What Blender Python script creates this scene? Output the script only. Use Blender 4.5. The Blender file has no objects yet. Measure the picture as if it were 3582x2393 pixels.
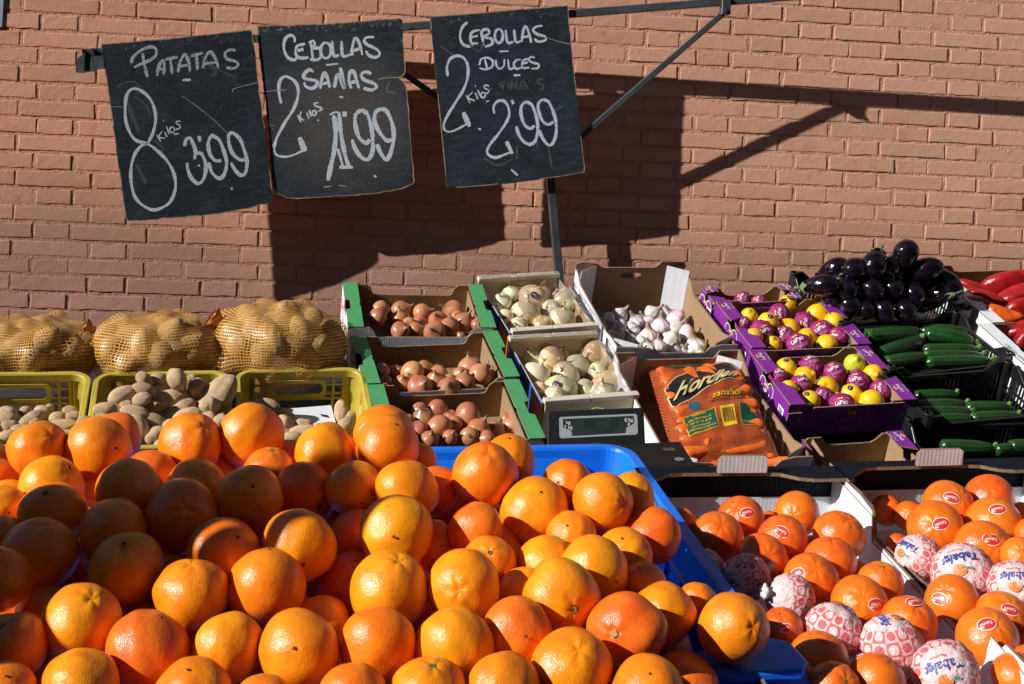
import bpy, math, random
import numpy as np
from mathutils import Matrix, Vector, Quaternion
random.seed(7)
RNG = np.random.default_rng(7)
sc = bpy.context.scene
COL = sc.collection
# ------------------------------------------------------------------ camera, world, sun, exposure
W, H = 3582.0, 2393.0            # the photograph's own pixels; the picture is measured in them
FPX = 4579.0                     # focal length in those pixels
PPX, PPY = 1791.0, 687.0         # principal point (level lens, shifted frame)
ROLL = 0.042
CAM = np.array([0.0, 0.0, 1.5])
cr, sr = math.cos(ROLL), math.sin(ROLL)
camd = bpy.data.cameras.new('camera'); cam = bpy.data.objects.new('camera', camd); COL.objects.link(cam)
camd.sensor_width = 36.0; camd.lens = 36.0 * FPX / W
camd.shift_y = -(H / 2 - PPY) / W
camd.clip_start = 0.05; camd.clip_end = 500
cam.matrix_world = Matrix(((cr, -sr, 0, CAM[0]), (0, 0, -1, CAM[1]), (sr, cr, 0, CAM[2]), (0, 0, 0, 1)))
sc.camera = cam
SUN_EL, SUN_AZ = math.radians(27), math.radians(62)
LDIR = np.array([math.sin(SUN_AZ) * math.cos(SUN_EL), math.cos(SUN_AZ) * math.cos(SUN_EL), -math.sin(SUN_EL)])
world = bpy.data.worlds.new('World'); sc.world = world; world.use_nodes = True
wn = world.node_tree
sky = wn.nodes.new('ShaderNodeTexSky'); sky.sky_type = 'NISHITA'; sky.sun_disc = False
sky.air_density = 0.8; sky.dust_density = 0.2; sky.altitude = 600
sky.sun_elevation = SUN_EL; sky.sun_rotation = math.radians(180) + SUN_AZ
wn.links.new(sky.outputs[0], wn.nodes['Background'].inputs[0])
wn.nodes['Background'].inputs[1].default_value = 0.05
sund = bpy.data.lights.new('sun', 'SUN'); sun = bpy.data.objects.new('sun', sund); COL.objects.link(sun)
sund.energy = 5.0; sund.angle = math.radians(0.53); sund.color = (1.0, 0.965, 0.915)
sun.rotation_euler = Vector(-LDIR).to_track_quat('Z', 'Y').to_euler(); sun.location = (-6, -3, 6)
sc.view_settings.view_transform = 'Standard'; sc.view_settings.look = 'None'
sc.view_settings.exposure = 0.35; sc.view_settings.gamma = 1.0; sc.view_settings.use_curve_mapping = False
sc.render.engine = 'CYCLES'
sc.cycles.max_bounces = 8; sc.cycles.transparent_max_bounces = 16; sc.cycles.sample_clamp_indirect = 6.0
sc.cycles.use_denoising = True

# ------------------------------------------------------------------ geometry of the picture
def ray(px, py):
    x, y = px - PPX, py - PPY
    return np.array([(cr * x + sr * y) / FPX, 1.0, -(-sr * x + cr * y) / FPX])
def at(px, py, d): return CAM + ray(px, py) * d
def norm(v): return np.asarray(v, float) / np.linalg.norm(v)
class Plane:
    def __init__(self, p, n): self.p, self.n = np.array(p, float), norm(n)
    def hit(self, px, py, off=0.0):
        u = ray(px, py); return CAM + u * ((self.p + self.n * off - CAM) @ self.n / (u @ self.n))
def tilted(px, py, d, tilt, yaw):
    t, y = math.radians(tilt), math.radians(yaw)
    r = np.array([math.cos(y), math.sin(y), 0]); b = np.array([-math.sin(y) * math.cos(t), math.cos(y) * math.cos(t), math.sin(t)])
    return Plane(at(px, py, d), np.cross(r, b))
Q2 = tilted(1791, 1330, 3.45, 24, 10)      # rims of the rear tier
Q1 = tilted(2610, 2000, 1.80, 11, 4.6)     # rims of the front tier
HP = Plane(at(1137, 1560, 1.84), np.cross(norm([math.cos(.08), math.sin(.08), 0]), at(1137, 1560, 1.84) - at(1137, 2275, 1.44)))   # surface of the orange heap
WTH = math.atan(0.1154)
WS = np.array([math.cos(WTH), math.sin(WTH), 0]); WN = np.array([math.sin(WTH), -math.cos(WTH), 0])
def wallplane(off): return Plane(np.array([0, 4.58, 0]) + WN * off, WN)
CX = np.array([cr, 0, sr]); CY = np.array([-sr, 0, cr])

# ------------------------------------------------------------------ helpers
def srgb(h):
    h = h.lstrip('#'); v = [int(h[i:i + 2], 16) / 255 for i in (0, 2, 4)]
    return tuple(x / 12.92 if x < .04045 else ((x + .055) / 1.055) ** 2.4 for x in v) + (1,)
def lin(r, g, b): return (r, g, b, 1)

def tag(o, label=None, cat=None, group=None, kind=None):
    if label: o['label'] = label
    if cat: o['category'] = cat
    if group: o['group'] = group
    if kind: o['kind'] = kind
    return o
def M4(x, y, z, o):
    return Matrix(((x[0], y[0], z[0], o[0]), (x[1], y[1], z[1], o[1]), (x[2], y[2], z[2], o[2]), (0, 0, 0, 1)))
def empty(name, mat, label, cat, group=None):
    o = bpy.data.objects.new(name, None); o.empty_display_size = .05; COL.objects.link(o)
    o.matrix_world = mat; return tag(o, label, cat, group)
def link(name, me, parent=None, mat=None):
    o = bpy.data.objects.new(name, me); COL.objects.link(o)
    if parent is not None: o.parent = parent
    if mat is not None: o.matrix_local = mat
    return o
class MB:
    def __init__(s): s.v, s.f, s.m = [], [], []
    def add(s, vs, fs, mi=0):
        k = len(s.v); s.v.extend([tuple(map(float, p)) for p in vs])
        for i, f in enumerate(fs): s.f.append([a + k for a in f]); s.m.append(mi if not hasattr(mi, '__len__') else mi[i])
        return s
    def box(s, x0, x1, y0, y1, z0, z1, mi=0, M=None):
        vs = [(x, y, z) for x in (x0, x1) for y in (y0, y1) for z in (z0, z1)]
        if M is not None: vs = [M @ Vector(p) for p in vs]
        return s.add(vs, [(0, 1, 3, 2), (4, 6, 7, 5), (0, 4, 5, 1), (2, 3, 7, 6), (0, 2, 6, 4), (1, 5, 7, 3)], mi)
    def prism(s, poly, fn, t0, t1, m0=0, m1=0, me=0):
        """poly (u,v) swept from t0 to t1; fn(u,v,t) -> point; faces at t0, t1 and edge take materials m0, m1, me"""
        a = sum(poly[i][0] * poly[(i + 1) % len(poly)][1] - poly[(i + 1) % len(poly)][0] * poly[i][1] for i in range(len(poly)))
        if a < 0: poly = poly[::-1]
        n = len(poly); vs = [fn(u, v, t0) for u, v in poly] + [fn(u, v, t1) for u, v in poly]
        p0, p1, p2, p3 = np.array(fn(0, 0, 0)), np.array(fn(1, 0, 0)), np.array(fn(0, 1, 0)), np.array(fn(0, 0, 1))
        flip = (np.cross(p1 - p0, p2 - p0) @ (p3 - p0)) * (t1 - t0) < 0
        fs = [list(range(n))[::-1], list(range(n, 2 * n))] + [(i, (i + 1) % n, n + (i + 1) % n, n + i) for i in range(n)]
        if flip: fs = [list(f)[::-1] for f in fs]
        return s.add(vs, fs, [m0, m1] + [me] * n)
    def tube(s, pts, r, n=8, mi=0, cap=True):
        pts = [np.array(p, float) for p in pts]; k = len(s.v); rs = r if hasattr(r, '__len__') else [r] * len(pts)
        ref = None; rings = []
        for i, p in enumerate(pts):
            t = norm(pts[min(i + 1, len(pts) - 1)] - pts[max(i - 1, 0)])
            if ref is None: ref = norm(np.cross(t, [0.31, .2, .93]))
            ref = norm(ref - t * (ref @ t)); b = np.cross(t, ref)
            rings.append([p + rs[i] * (math.cos(a) * ref + math.sin(a) * b) for a in np.linspace(0, 2 * math.pi, n, endpoint=False)])
        vs = [q for rg in rings for q in rg]; fs = []
        for i in range(len(pts) - 1):
            for j in range(n): fs.append((i * n + j, i * n + (j + 1) % n, (i + 1) * n + (j + 1) % n, (i + 1) * n + j))
        if cap: fs += [list(range(n))[::-1], [(len(pts) - 1) * n + j for j in range(n)]]
        return s.add(vs, fs, mi)
    def grid(s, P, mi=0, closeu=False):
        P = np.asarray(P, float); nu, nv = P.shape[:2]; fs = []
        for i in range(nu - (0 if closeu else 1)):
            for j in range(nv - 1):
                fs.append((i * nv + j, ((i + 1) % nu) * nv + j, ((i + 1) % nu) * nv + j + 1, i * nv + j + 1))
        return s.add(P.reshape(-1, 3), fs, mi)
    def mesh(s, name, mats, smooth=False):
        me = bpy.data.meshes.new(name); me.from_pydata(s.v, [], s.f)
        for m in (mats if isinstance(mats, (list, tuple)) else [mats]): me.materials.append(m)
        me.polygons.foreach_set('material_index', s.m)
        if smooth: me.polygons.foreach_set('use_smooth', [True] * len(s.f))
        me.update(); return me
    def build(s, name, mats, parent=None, mat=None, smooth=False):
        return link(name, s.mesh(name, mats, smooth), parent, mat)
XZ = lambda u, v, t: (u, t, v)     # panels facing y
YZ = lambda u, v, t: (t, u, v)     # panels facing x
XY = lambda u, v, t: (u, v, t)     # flat panels
def bevel(o, w=.001, seg=1):
    b = o.modifiers.new('bevel', 'BEVEL'); b.width = w; b.segments = seg; b.limit_method = 'ANGLE'; b.angle_limit = math.radians(50); return o

# text -> flat triangles
_txt = {}
def textgeo(s, size=1.0, shear=0.0, bold=0.0):
    key = (s, shear, bold)
    if key not in _txt:
        c = bpy.data.curves.new('t', 'FONT'); c.body = s; c.align_x = 'CENTER'; c.align_y = 'CENTER'; c.shear = shear; c.offset = bold; c.resolution_u = 3
        o = bpy.data.objects.new('t', c); COL.objects.link(o)
        dg = bpy.context.evaluated_depsgraph_get(); me = bpy.data.meshes.new_from_object(o.evaluated_get(dg))
        _txt[key] = (np.array([v.co[:] for v in me.vertices]).reshape(-1, 3), [list(p.vertices) for p in me.polygons])
        bpy.data.objects.remove(o); bpy.data.curves.remove(c); bpy.data.meshes.remove(me)
    v, f = _txt[key]; return v * size, f

# ------------------------------------------------------------------ materials
def N(nt, t, ins=None, **kw):
    n = nt.nodes.new('ShaderNode' + t)
    for k, v in kw.items(): setattr(n, k, v)
    for k, v in (ins or {}).items():
        i = n.inputs[k]
        if isinstance(v, bpy.types.NodeSocket): nt.links.new(v, i)
        else: i.default_value = v
    return n
def newmat(name):
    m = bpy.data.materials.new(name); m.use_nodes = True; nt = m.node_tree
    return m, nt, nt.nodes['Principled BSDF']
def mixc(nt, fac, a, b, mode='MIX'):
    n = nt.nodes.new('ShaderNodeMix'); n.data_type = 'RGBA'; n.blend_type = mode
    for i, v in ((0, fac), (6, a), (7, b)):
        if isinstance(v, bpy.types.NodeSocket): nt.links.new(v, n.inputs[i])
        else: n.inputs[i].default_value = v
    return n.outputs[2]
def ramp(nt, fac, stops):
    r = N(nt, 'ValToRGB', {0: fac}); e = r.color_ramp.elements
    while len(e) < len(stops): e.new(.5)
    for i, (p, c) in enumerate(stops): e[i].position = p; e[i].color = c if len(c) == 4 else (*c, 1)
    return r.outputs[0]
def mapr(nt, v, a, b, c, d): return N(nt, 'MapRange', {0: v, 1: a, 2: b, 3: c, 4: d}).outputs[0]
def math_(nt, op, a, b=0.0, c=0.0): return N(nt, 'Math', {0: a, 1: b, 2: c}, operation=op).outputs[0]
def noise(nt, scale, detail=3, rough=.55, vec=None, dim='3D'):
    n = N(nt, 'TexNoise', {'Scale': scale, 'Detail': detail, 'Roughness': rough})
    nt.links.new(vec if vec is not None else tc(nt), n.inputs['Vector']); return n.outputs['Fac']
def tc(nt, which='Object'):
    for n in nt.nodes:
        if n.bl_idname == 'ShaderNodeTexCoord': return n.outputs[which]
    return N(nt, 'TexCoord').outputs[which]
def bump(nt, b, h, strength, dist=.002, prev=None):
    n = N(nt, 'Bump', {'Strength': strength, 'Distance': dist, 'Height': h})
    if prev is not None: nt.links.new(prev, n.inputs['Normal'])
    nt.links.new(n.outputs[0], b.inputs['Normal']); return n.outputs[0]
def gmat(name, col, rough=.6, bs=0, bstr=.3, bd=.002, vs=0, va=.2, rnd=0.0, objcol=False, spec=.5, metal=0, coat=0, dirt=None, sss=0, stretch=None):
    m, nt, b = newmat(name)
    c = N(nt, 'ObjectInfo').outputs['Color'] if objcol else None
    if c is None: c = N(nt, 'RGB').outputs[0]; c.default_value = col
    vec = tc(nt)
    if stretch: vec = N(nt, 'Mapping', {'Vector': vec, 'Scale': stretch}).outputs[0]
    if vs:
        f = mapr(nt, noise(nt, vs, 4, .6, vec), .3, .7, 1 - va, 1 + va)
        c = N(nt, 'HueSaturation', {'Color': c, 'Value': f}).outputs[0]
    if rnd:
        r = N(nt, 'ObjectInfo').outputs['Random']
        c = N(nt, 'HueSaturation', {'Color': c, 'Value': mapr(nt, r, 0, 1, 1 - rnd, 1 + rnd)}).outputs[0]
    if dirt:
        c = mixc(nt, mapr(nt, noise(nt, dirt[0], 5, .65), dirt[1], dirt[1] + .12, 0, dirt[3] if len(dirt) > 3 else .8), c, dirt[2])
    nt.links.new(c, b.inputs['Base Color'])
    b.inputs['Roughness'].default_value = rough; b.inputs['Specular IOR Level'].default_value = spec; b.inputs['Metallic'].default_value = metal
    b.inputs['Coat Weight'].default_value = coat; b.inputs['Coat Roughness'].default_value = .15
    if sss: b.inputs['Subsurface Weight'].default_value = sss; b.inputs['Subsurface Radius'].default_value = (.012, .004, .001); b.inputs['Subsurface Scale'].default_value = 1
    if bs: bump(nt, b, noise(nt, bs, 4, .6, vec), bstr, bd)
    return m
MT = {}
# ================================================================== SETTING
gm = gmat('paving_concrete', lin(.075, .072, .07), .9, 60, .4, .003, 3, .2)
g = MB(); g.add([(-60, -60, 0), (60, -60, 0), (60, 60, 0), (-60, 60, 0)], [(0, 1, 2, 3)])
tag(g.build('ground', gm), kind='structure')

# ---- unseen houses added around the street to close off most of the sky
hm = gmat('ochre_render', lin(.09, .07, .055), .9, 3, .3, .01, .4, .2); hw_ = gmat('dark_pane', lin(.02, .025, .03), .1)
hs = empty('added_apartments', Matrix.Translation((2, -14, 0)), 'added unseen ochre apartment block across the street, cutting the sky light', 'building')
mb = MB(); mb.box(-40, 40, -8, 0, 0, 16.8); mb.build('wall', hm, hs)
for fl in range(5):
    for k in range(-5, 6):
        mb = MB(); mb.box(k * 3.4 - .6, k * 3.4 + .6, .002, .03, 1.2 + fl * 3.1, 2.9 + fl * 3.1); w_ = mb.build('window', hw_, hs)
for nm, x0, x1, y0, y1, hh, lb in (('added_corner_house', 8.5, 20, -12, 4.4, 13, 'added unseen corner house cutting the sky light beyond the pepper boxes'), ('added_low_house', -26, -13, -12, 9, 6.4, 'added unseen low house cutting the sky light beyond the potato sacks')):
    e_ = empty(nm, Matrix.Translation((x0, y0, 0)), lb, 'building'); mb = MB(); mb.box(0, x1 - x0, 0, y1 - y0, 0, hh); mb.build('wall', hm, e_)
    xx = -.03 if x0 > 0 else x1 - x0 + .002
    for fl in range(int(hh / 3.1)):
        for k in range(3): mb = MB(); mb.box(xx, xx + .028, 2 + k * 4.2, 3.2 + k * 4.2, 1.2 + fl * 3.1, 2.8 + fl * 3.1); mb.build('window', hw_, e_)
# ---- painted brick wall
def brickmat(name, mortar=False):
    m, nt, b = newmat(name)
    geo = N(nt, 'NewGeometry').outputs['Position']
    z = N(nt, 'SeparateXYZ', {0: geo}).outputs[2]
    big = noise(nt, .9, 3, .5, geo)
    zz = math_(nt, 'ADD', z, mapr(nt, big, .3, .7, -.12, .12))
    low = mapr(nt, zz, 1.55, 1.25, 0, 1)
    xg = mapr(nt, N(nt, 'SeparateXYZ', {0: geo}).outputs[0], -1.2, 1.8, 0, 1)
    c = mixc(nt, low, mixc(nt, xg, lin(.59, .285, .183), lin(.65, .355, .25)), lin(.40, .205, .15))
    c = mixc(nt, mapr(nt, noise(nt, 2.2, 5, .65, geo), .42, .72, 0, .38), c, lin(.66, .37, .26))
    c = mixc(nt, mapr(nt, noise(nt, 9, 6, .7, geo), .57, .72, 0, .45), c, lin(.44, .18, .115))
    if not mortar:
        r = N(nt, 'ObjectInfo').outputs['Random']
        c = N(nt, 'HueSaturation', {'Color': c, 'Value': mapr(nt, r, 0, 1, .90, 1.06)}).outputs[0]
    # chips and paint splashes
    v = N(nt, 'TexNoise', {'Vector': geo, 'Scale': 38.0, 'Detail': 4.0, 'Roughness': .75}).outputs['Fac']
    c = mixc(nt, mapr(nt, v, .68 if not mortar else .64, .70 if not mortar else .67, 0, .55), c, lin(.13, .09, .08) if not mortar else lin(.55, .5, .46))
    if not mortar:
        v2 = N(nt, 'TexNoise', {'Vector': geo, 'Scale': 21.0, 'Detail': 3.0, 'Roughness': .6}).outputs['Fac']
        c = mixc(nt, math_(nt, 'MULTIPLY', mapr(nt, v2, .70, .715, 0, .5), low), c, lin(.36, .27, .26))
    nt.links.new(c, b.inputs['Base Color']); b.inputs['Roughness'].default_value = .62 if not mortar else .9
    b.inputs['Specular IOR Level'].default_value = .35
    h1 = noise(nt, 90 if not mortar else 160, 5, .65, geo)
    n1 = bump(nt, b, h1, .55 if not mortar else .9, .0022 if not mortar else .006)
    n2 = bump(nt, b, noise(nt, 14, 4, .6, geo), .09, .004, n1)
    if mortar: bump(nt, b, noise(nt, 45, 5, .7, geo), .8, .012, n2)
    return m
MT['brick'] = brickmat('painted_brick'); MT['mortar'] = brickmat('painted_mortar', True)
WALL_O = np.array([0, 4.58, 0])
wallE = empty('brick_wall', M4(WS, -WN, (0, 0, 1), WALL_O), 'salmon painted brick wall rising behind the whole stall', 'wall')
def wall_sz(px, py):
    p = wallplane(0).hit(px, py); return (p - WALL_O) @ WS, p[2]
zA = wall_sz(327, 50)[1]; zB = wall_sz(245, 1079)[1]
PITCH = (zA - zB) / 17; BED = .0105
s0 = wall_sz(84, 20)[0]; s1 = wall_sz(474, 20)[0] ; PER = .3755
def brickmesh(name, L, seed, chip):
    r = np.random.default_rng(seed); nx, nz = (9, 3) if L > .2 else (5, 3); hgt = PITCH - BED
    P = np.zeros((nx + 2, nz + 2, 3))
    xs = np.r_[0, np.linspace(.003, L - .003, nx), L]; zs = np.r_[0, np.linspace(.003, hgt - .003, nz), hgt]
    for i, x in enumerate(xs):
        for j, z in enumerate(zs):
            e = i in (0, nx + 1) or j in (0, nz + 1)
            P[i, j] = (x, .0008 if e else r.normal(0, .00015), z)
            if e: P[i, j] += (r.normal(0, .0011), r.normal(0, .0005), r.normal(0, .0011))
    if chip:
        for _ in range(chip):
            i = r.integers(0, nx + 2); j = 0 if r.random() < .6 else nz + 1
            P[i, j, 1] += .004; P[i, j, 2] += (.006 if j == 0 else -.006)
    mb = MB(); mb.grid(P, 0)
    # sides going back into the mortar
    ring = [(i, 0) for i in range(nx + 2)] + [(nx + 1, j) for j in range(1, nz + 2)] + [(i, nz + 1) for i in range(nx, -1, -1)] + [(0, j) for j in range(nz, 0, -1)]
    a = [tuple(P[i, j]) for i, j in ring]; bk = [(p[0], .02, p[2]) for p in a]; n = len(a)
    mb.add(a + bk, [(k, n + k, n + (k + 1) % n, (k + 1) % n) for k in range(n)])
    me = mb.mesh(name, MT['brick']); return me, mb
STR = [brickmesh('brick', .2395, 10 + k, (0, 1, 0, 2, 1, 0)[k]) for k in range(6)]
HDR = [brickmesh('brick', .1145, 30 + k, (0, 1, 0, 2)[k]) for k in range(4)]
BOARDPX = [[(355, 153), (882, 105), (956, 697), (440, 772)], [(900, 95), (1407, 66), (1450, 650), (975, 690)], [(1504, 59), (1987, 18), (2045, 601), (1563, 658)]]
def inpoly(x, y, poly):
    c = False
    for (x0, y0), (x1, y1) in zip(poly, poly[1:] + poly[:1]):
        if (y0 > y) != (y1 > y) and x < (x1 - x0) * (y - y0) / (y1 - y0) + x0: c = not c
    return c
def project(p):
    d = np.asarray(p) - CAM; x, y = d[0] / d[1] * FPX, -d[2] / d[1] * FPX
    return PPX + cr * x - sr * y, PPY + sr * x + cr * y
cands = []
krow = int(math.floor((zA) / PITCH)) + 1
for k in range(-22, krow):
    zbot = zA - k * PITCH
    if zbot < -.05 or zbot > 2.75: continue
    off = 0 if k % 2 == 0 else PER / 2
    for q in range(-8, 10):
        for L, dx, kind in ((.2395, 0, 0), (.1145, .2505, 1)):
            s = s0 + off + q * PER + dx + RNG.normal(0, .0022)
            if s < -2.4 or s > 3.1: continue
            cands.append((s, zbot + RNG.normal(0, .0009), L, kind))
def seen(c):
    x, y = project(WALL_O + WS * (c[0] + c[2] / 2) + np.array([0, 0, c[1] + .025]))
    if not (-60 < x < W + 60 and -30 < y): return False
    if any(inpoly(x, y, b) for b in BOARDPX): return False
    lim = 1130 if x < 1200 else 960 if x < 2500 else 1010
    return y < lim
vis = sorted([c for c in cands if seen(c)], key=lambda c: -c[2])
inviews, rest = vis[:300], vis[300:] + [c for c in cands if not seen(c)]
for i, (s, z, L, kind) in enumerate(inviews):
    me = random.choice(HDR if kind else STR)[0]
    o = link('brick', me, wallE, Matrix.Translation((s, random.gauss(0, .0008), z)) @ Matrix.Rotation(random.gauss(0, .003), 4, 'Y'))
mb = MB()
for (s, z, L, kind) in rest:
    src = random.choice(HDR if kind else STR)[1]; mb.add([(a + s, b_, c + z) for a, b_, c in src.v], src.f)
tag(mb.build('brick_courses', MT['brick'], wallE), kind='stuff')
mb = MB(); P = np.zeros((240, 90, 3)); SS = np.linspace(-2.5, 3.3, 240); ZZ = np.linspace(0, 2.8, 90)
for i, s in enumerate(SS):
    for j, z in enumerate(ZZ): P[i, j] = (s, .0022 + RNG.normal(0, .0006), z)
mb.grid(P); mb.build('mortar', MT['mortar'], wallE, smooth=True)
mb = MB(); mb.box(-2.5, 3.3, .03, .3, 0, 2.8); mb.build('wall_core', MT['mortar'], wallE)

# ================================================================== STALL FRAME
MT['steel'] = gmat('grey_steel', lin(.085, .105, .115), .42, 40, .15, .001, 9, .25, spec=.6, metal=.55, stretch=(1, 1, 1), dirt=(30, .58, lin(.22, .2, .17), .4))
MT['bolt'] = gmat('zinc_bolt', lin(.4, .4, .4), .35, metal=1)
fr = empty('stall_frame', Matrix.Translation((0.25, 4.35, 0)), 'grey steel frame of a bar, post and braces holding the price boards', 'frame')
inv = fr.matrix_world.inverted()
def beam(name, pa, pb, w, t=None, pts=None):
    """square steel tube between two world points"""
    a, b = np.array(pa), np.array(pb); d = norm(b - a); nrm = norm(WN - d * (WN @ d)); u = np.cross(nrm, d)
    M = M4(d, u, nrm, a); L = np.linalg.norm(b - a); t = t or w
    mb = MB(); mb.box(0, L, -w / 2, w / 2, -t / 2, t / 2)
    o = mb.build(name, MT['steel'], fr, inv @ M); bevel(o, .0025, 2); return o
def wp(px, py, off): return wallplane(off).hit(px, py)
beam('bar', wp(890, 136, .050), wp(3560, -74, .300), .026)
bkt = wp(2537, 22, .212)
mb = MB(); mb.box(-.0155, .0155, -.03, .028, -.017, .017); o = mb.build('bracket', MT['steel'], fr, inv @ M4(WS, np.cross(WN, WS), WN, bkt)); bevel(o, .002)
mb = MB(); mb.tube([(0, -.017, .017), (0, -.017, .025)], .007, 6); mb.build('bolt', MT['bolt'], fr, inv @ M4(WS, np.cross(WN, WS), WN, bkt + np.array([0, 0, 0])))
beam('brace', wp(2533, 44, .200), wp(1905, 590, .105), .021, .014)
beam('brace', wp(1330, 198, .075), wp(1895, 600, .08), .021, .01)
post_top, post_mid = wp(1880, 110, .10), wp(1953, 935, .10)
dirp = (post_mid - post_top) / (post_top[2] - post_mid[2])
beam('post', post_top, post_top + dirp * post_top[2], .028)
mb = MB(); p = wp(1926, 622, .116); mb.tube([p, p + WN * .006], .006, 6); mb.build('bolt', MT['bolt'], fr, inv)
# second rail that carries the potato board, with its open clamp sockets
rl = empty('clamp_rail', Matrix.Translation(Vector(wp(600, 160, .19))), 'short steel rail with open clamp sockets behind the PATATAS board', 'rail')
inv2 = rl.matrix_world.inverted(); fr_, fr = fr, rl; inv_, inv = inv, inv2
beam('bar', wp(345, 200, .172), wp(893, 135, .118), .026)
def socket(cx, cy, w, h):
    p = wp(cx, cy, .19); mb = MB(); t = .0025
    W_, H_, D_ = w / 1045, h / 1045, .03
    mb.box(-W_ / 2, W_ / 2, -H_ / 2, H_ / 2, -D_ / 2, -D_ / 2 + t); mb.box(-W_ / 2, -W_ / 2 + t, -H_ / 2, H_ / 2, -D_ / 2 + t, D_ / 2)
    mb.box(W_ / 2 - t, W_ / 2, -H_ / 2, H_ / 2, -D_ / 2 + t, D_ / 2); mb.box(-W_ / 2 + t, W_ / 2 - t, -H_ / 2, -H_ / 2 + t, -D_ / 2 + t, D_ / 2)
    mb.box(-W_ / 2 + t, W_ / 2 - t, -H_ / 2 + t, H_ / 2 * .2, D_ / 2 - t, D_ / 2)
    return mb.build('clamp_socket', MT['steel'], rl, inv2 @ M4(*(lambda a: (a, np.cross(WN, a), WN))(norm(WS + np.array([0, 0, .13]))), p))
socket(310, 211, 34, 76); socket(347, 204, 33, 70)
mb = MB(); mb.prism([(-.013, -.03), (.013, -.03), (.013, .035), (-.013, .01)], XY, -.012, .012); mb.build('clamp_socket', MT['steel'], rl, inv2 @ M4(WS, np.cross(WN, WS), WN, wp(283, 222, .2)))
fr, inv = fr_, inv_
# pale canvas edge at the top corner
mb = MB(); mb.prism([(0, 0), (-.08, 0), (-.08, .6), (.012, .6)], XY, 0, .002)
o = mb.build('canvas_edge', gmat('blue_grey_canvas', lin(.25, .33, .43), .8, 200, .3, .001), None, M4(WS, (0, 0, 1), WN, wp(7, 95, .004)))
tag(o, 'pale blue grey canvas flap hanging at the top corner beside the bricks', 'canvas')

# ================================================================== PRICE BOARDS
def boardmat(name, base, worn, thr):
    m, nt, b = newmat(name); v = tc(nt)
    c = mixc(nt, mapr(nt, noise(nt, 7, 5, .6), .35, .7, 0, 1), base, tuple(x * 1.9 for x in base[:3]) + (1,))
    st = N(nt, 'Mapping', {'Vector': v, 'Scale': (3, 14, 3), 'Rotation': (0, 0, .5)}).outputs[0]
    c = mixc(nt, mapr(nt, noise(nt, 5, 5, .7, st), .5, .75, 0, .6), c, lin(.06, .075, .09))
    if worn:
        d = N(nt, 'VectorMath', {0: v, 1: (.03, -.05, 0)}, operation='DISTANCE').outputs['Value']
        w = math_(nt, 'MULTIPLY', mapr(nt, d, .1, .3, 1, 0), mapr(nt, noise(nt, 260, 3, .7), .4, .62, 0, 1))
        c = mixc(nt, math_(nt, 'MULTIPLY', w, .8), c, lin(.17, .14, .115))
    e = N(nt, 'SeparateXYZ', {0: v}).outputs[1]
    top = mapr(nt, e, .17, .27, 0, .25)
    fl = noise(nt, 75, 5, .7)
    c = mixc(nt, mapr(nt, math_(nt, 'ADD', math_(nt, 'MULTIPLY', fl, 1.0), top), thr, thr + .05, 0, .75), c, lin(.24, .18, .13))
    c = mixc(nt, mapr(nt, noise(nt, 150, 2, .5), .71, .74, 0, .8), c, lin(.4, .42, .45))
    nt.links.new(c, b.inputs['Base Color']); b.inputs['Roughness'].default_value = .55; b.inputs['Specular IOR Level'].default_value = .35
    bump(nt, b, noise(nt, 130, 4, .6), .25, .001); return m
MT['board'] = boardmat('black_board', lin(.011, .018, .026), False, .84)
MT['board_worn'] = boardmat('worn_black_board', lin(.012, .018, .025), True, .78)
MT['hardboard'] = gmat('hardboard_edge', lin(.36, .25, .15), .85, 90, .4, .001, 25, .35)
m, nt, b = newmat('chalk_paint'); fz = noise(nt, 240, 4, .75)
nt.links.new(mixc(nt, mapr(nt, fz, .38, .56, .6, 0), lin(.62, .70, .80), lin(.05, .06, .07)), b.inputs['Base Color']); b.inputs['Roughness'].default_value = .9; MT['chalk'] = m
m, nt, b = newmat('chalk_scumbled'); fz = noise(nt, 150, 5, .8)
nt.links.new(mixc(nt, mapr(nt, fz, .42, .58, .75, 0), lin(.5, .57, .67), lin(.04, .05, .06)), b.inputs['Base Color']); b.inputs['Roughness'].default_value = .9; MT['chalk2'] = m
MT['chalk_dim'] = gmat('rubbed_out_chalk', lin(.05, .062, .075), .9, vs=120, va=.4)
MT['crack'] = gmat('cracked_board', lin(.4, .33, .24), .9)
def catmull(pts, step):
    pts = [np.array(p, float) for p in pts]
    if len(pts) == 2: pts = [pts[0], (pts[0] + pts[1]) / 2, pts[1]]
    out = []; Pn = [2 * pts[0] - pts[1]] + pts + [2 * pts[-1] - pts[-2]]
    for i in range(1, len(Pn) - 2):
        a, b_, c, d = Pn[i - 1:i + 3]; n = max(2, int(np.linalg.norm(c - b_) / step))
        for t in np.linspace(0, 1, n, endpoint=False):
            out.append(.5 * (2 * b_ + (c - a) * t + (2 * a - 5 * b_ + 4 * c - d) * t * t + (3 * b_ - a - 3 * c + d) * t ** 3))
    out.append(pts[-1]); return out
c1 = lambda p: (p[0] / 1.956, p[1] / 1.956)
c2 = lambda p: (1200 + p[0] / 1.956, p[1] / 1.956)
c9 = lambda p: (900 + p[0] / 2.45, 80 + p[1] / 2.45)
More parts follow.
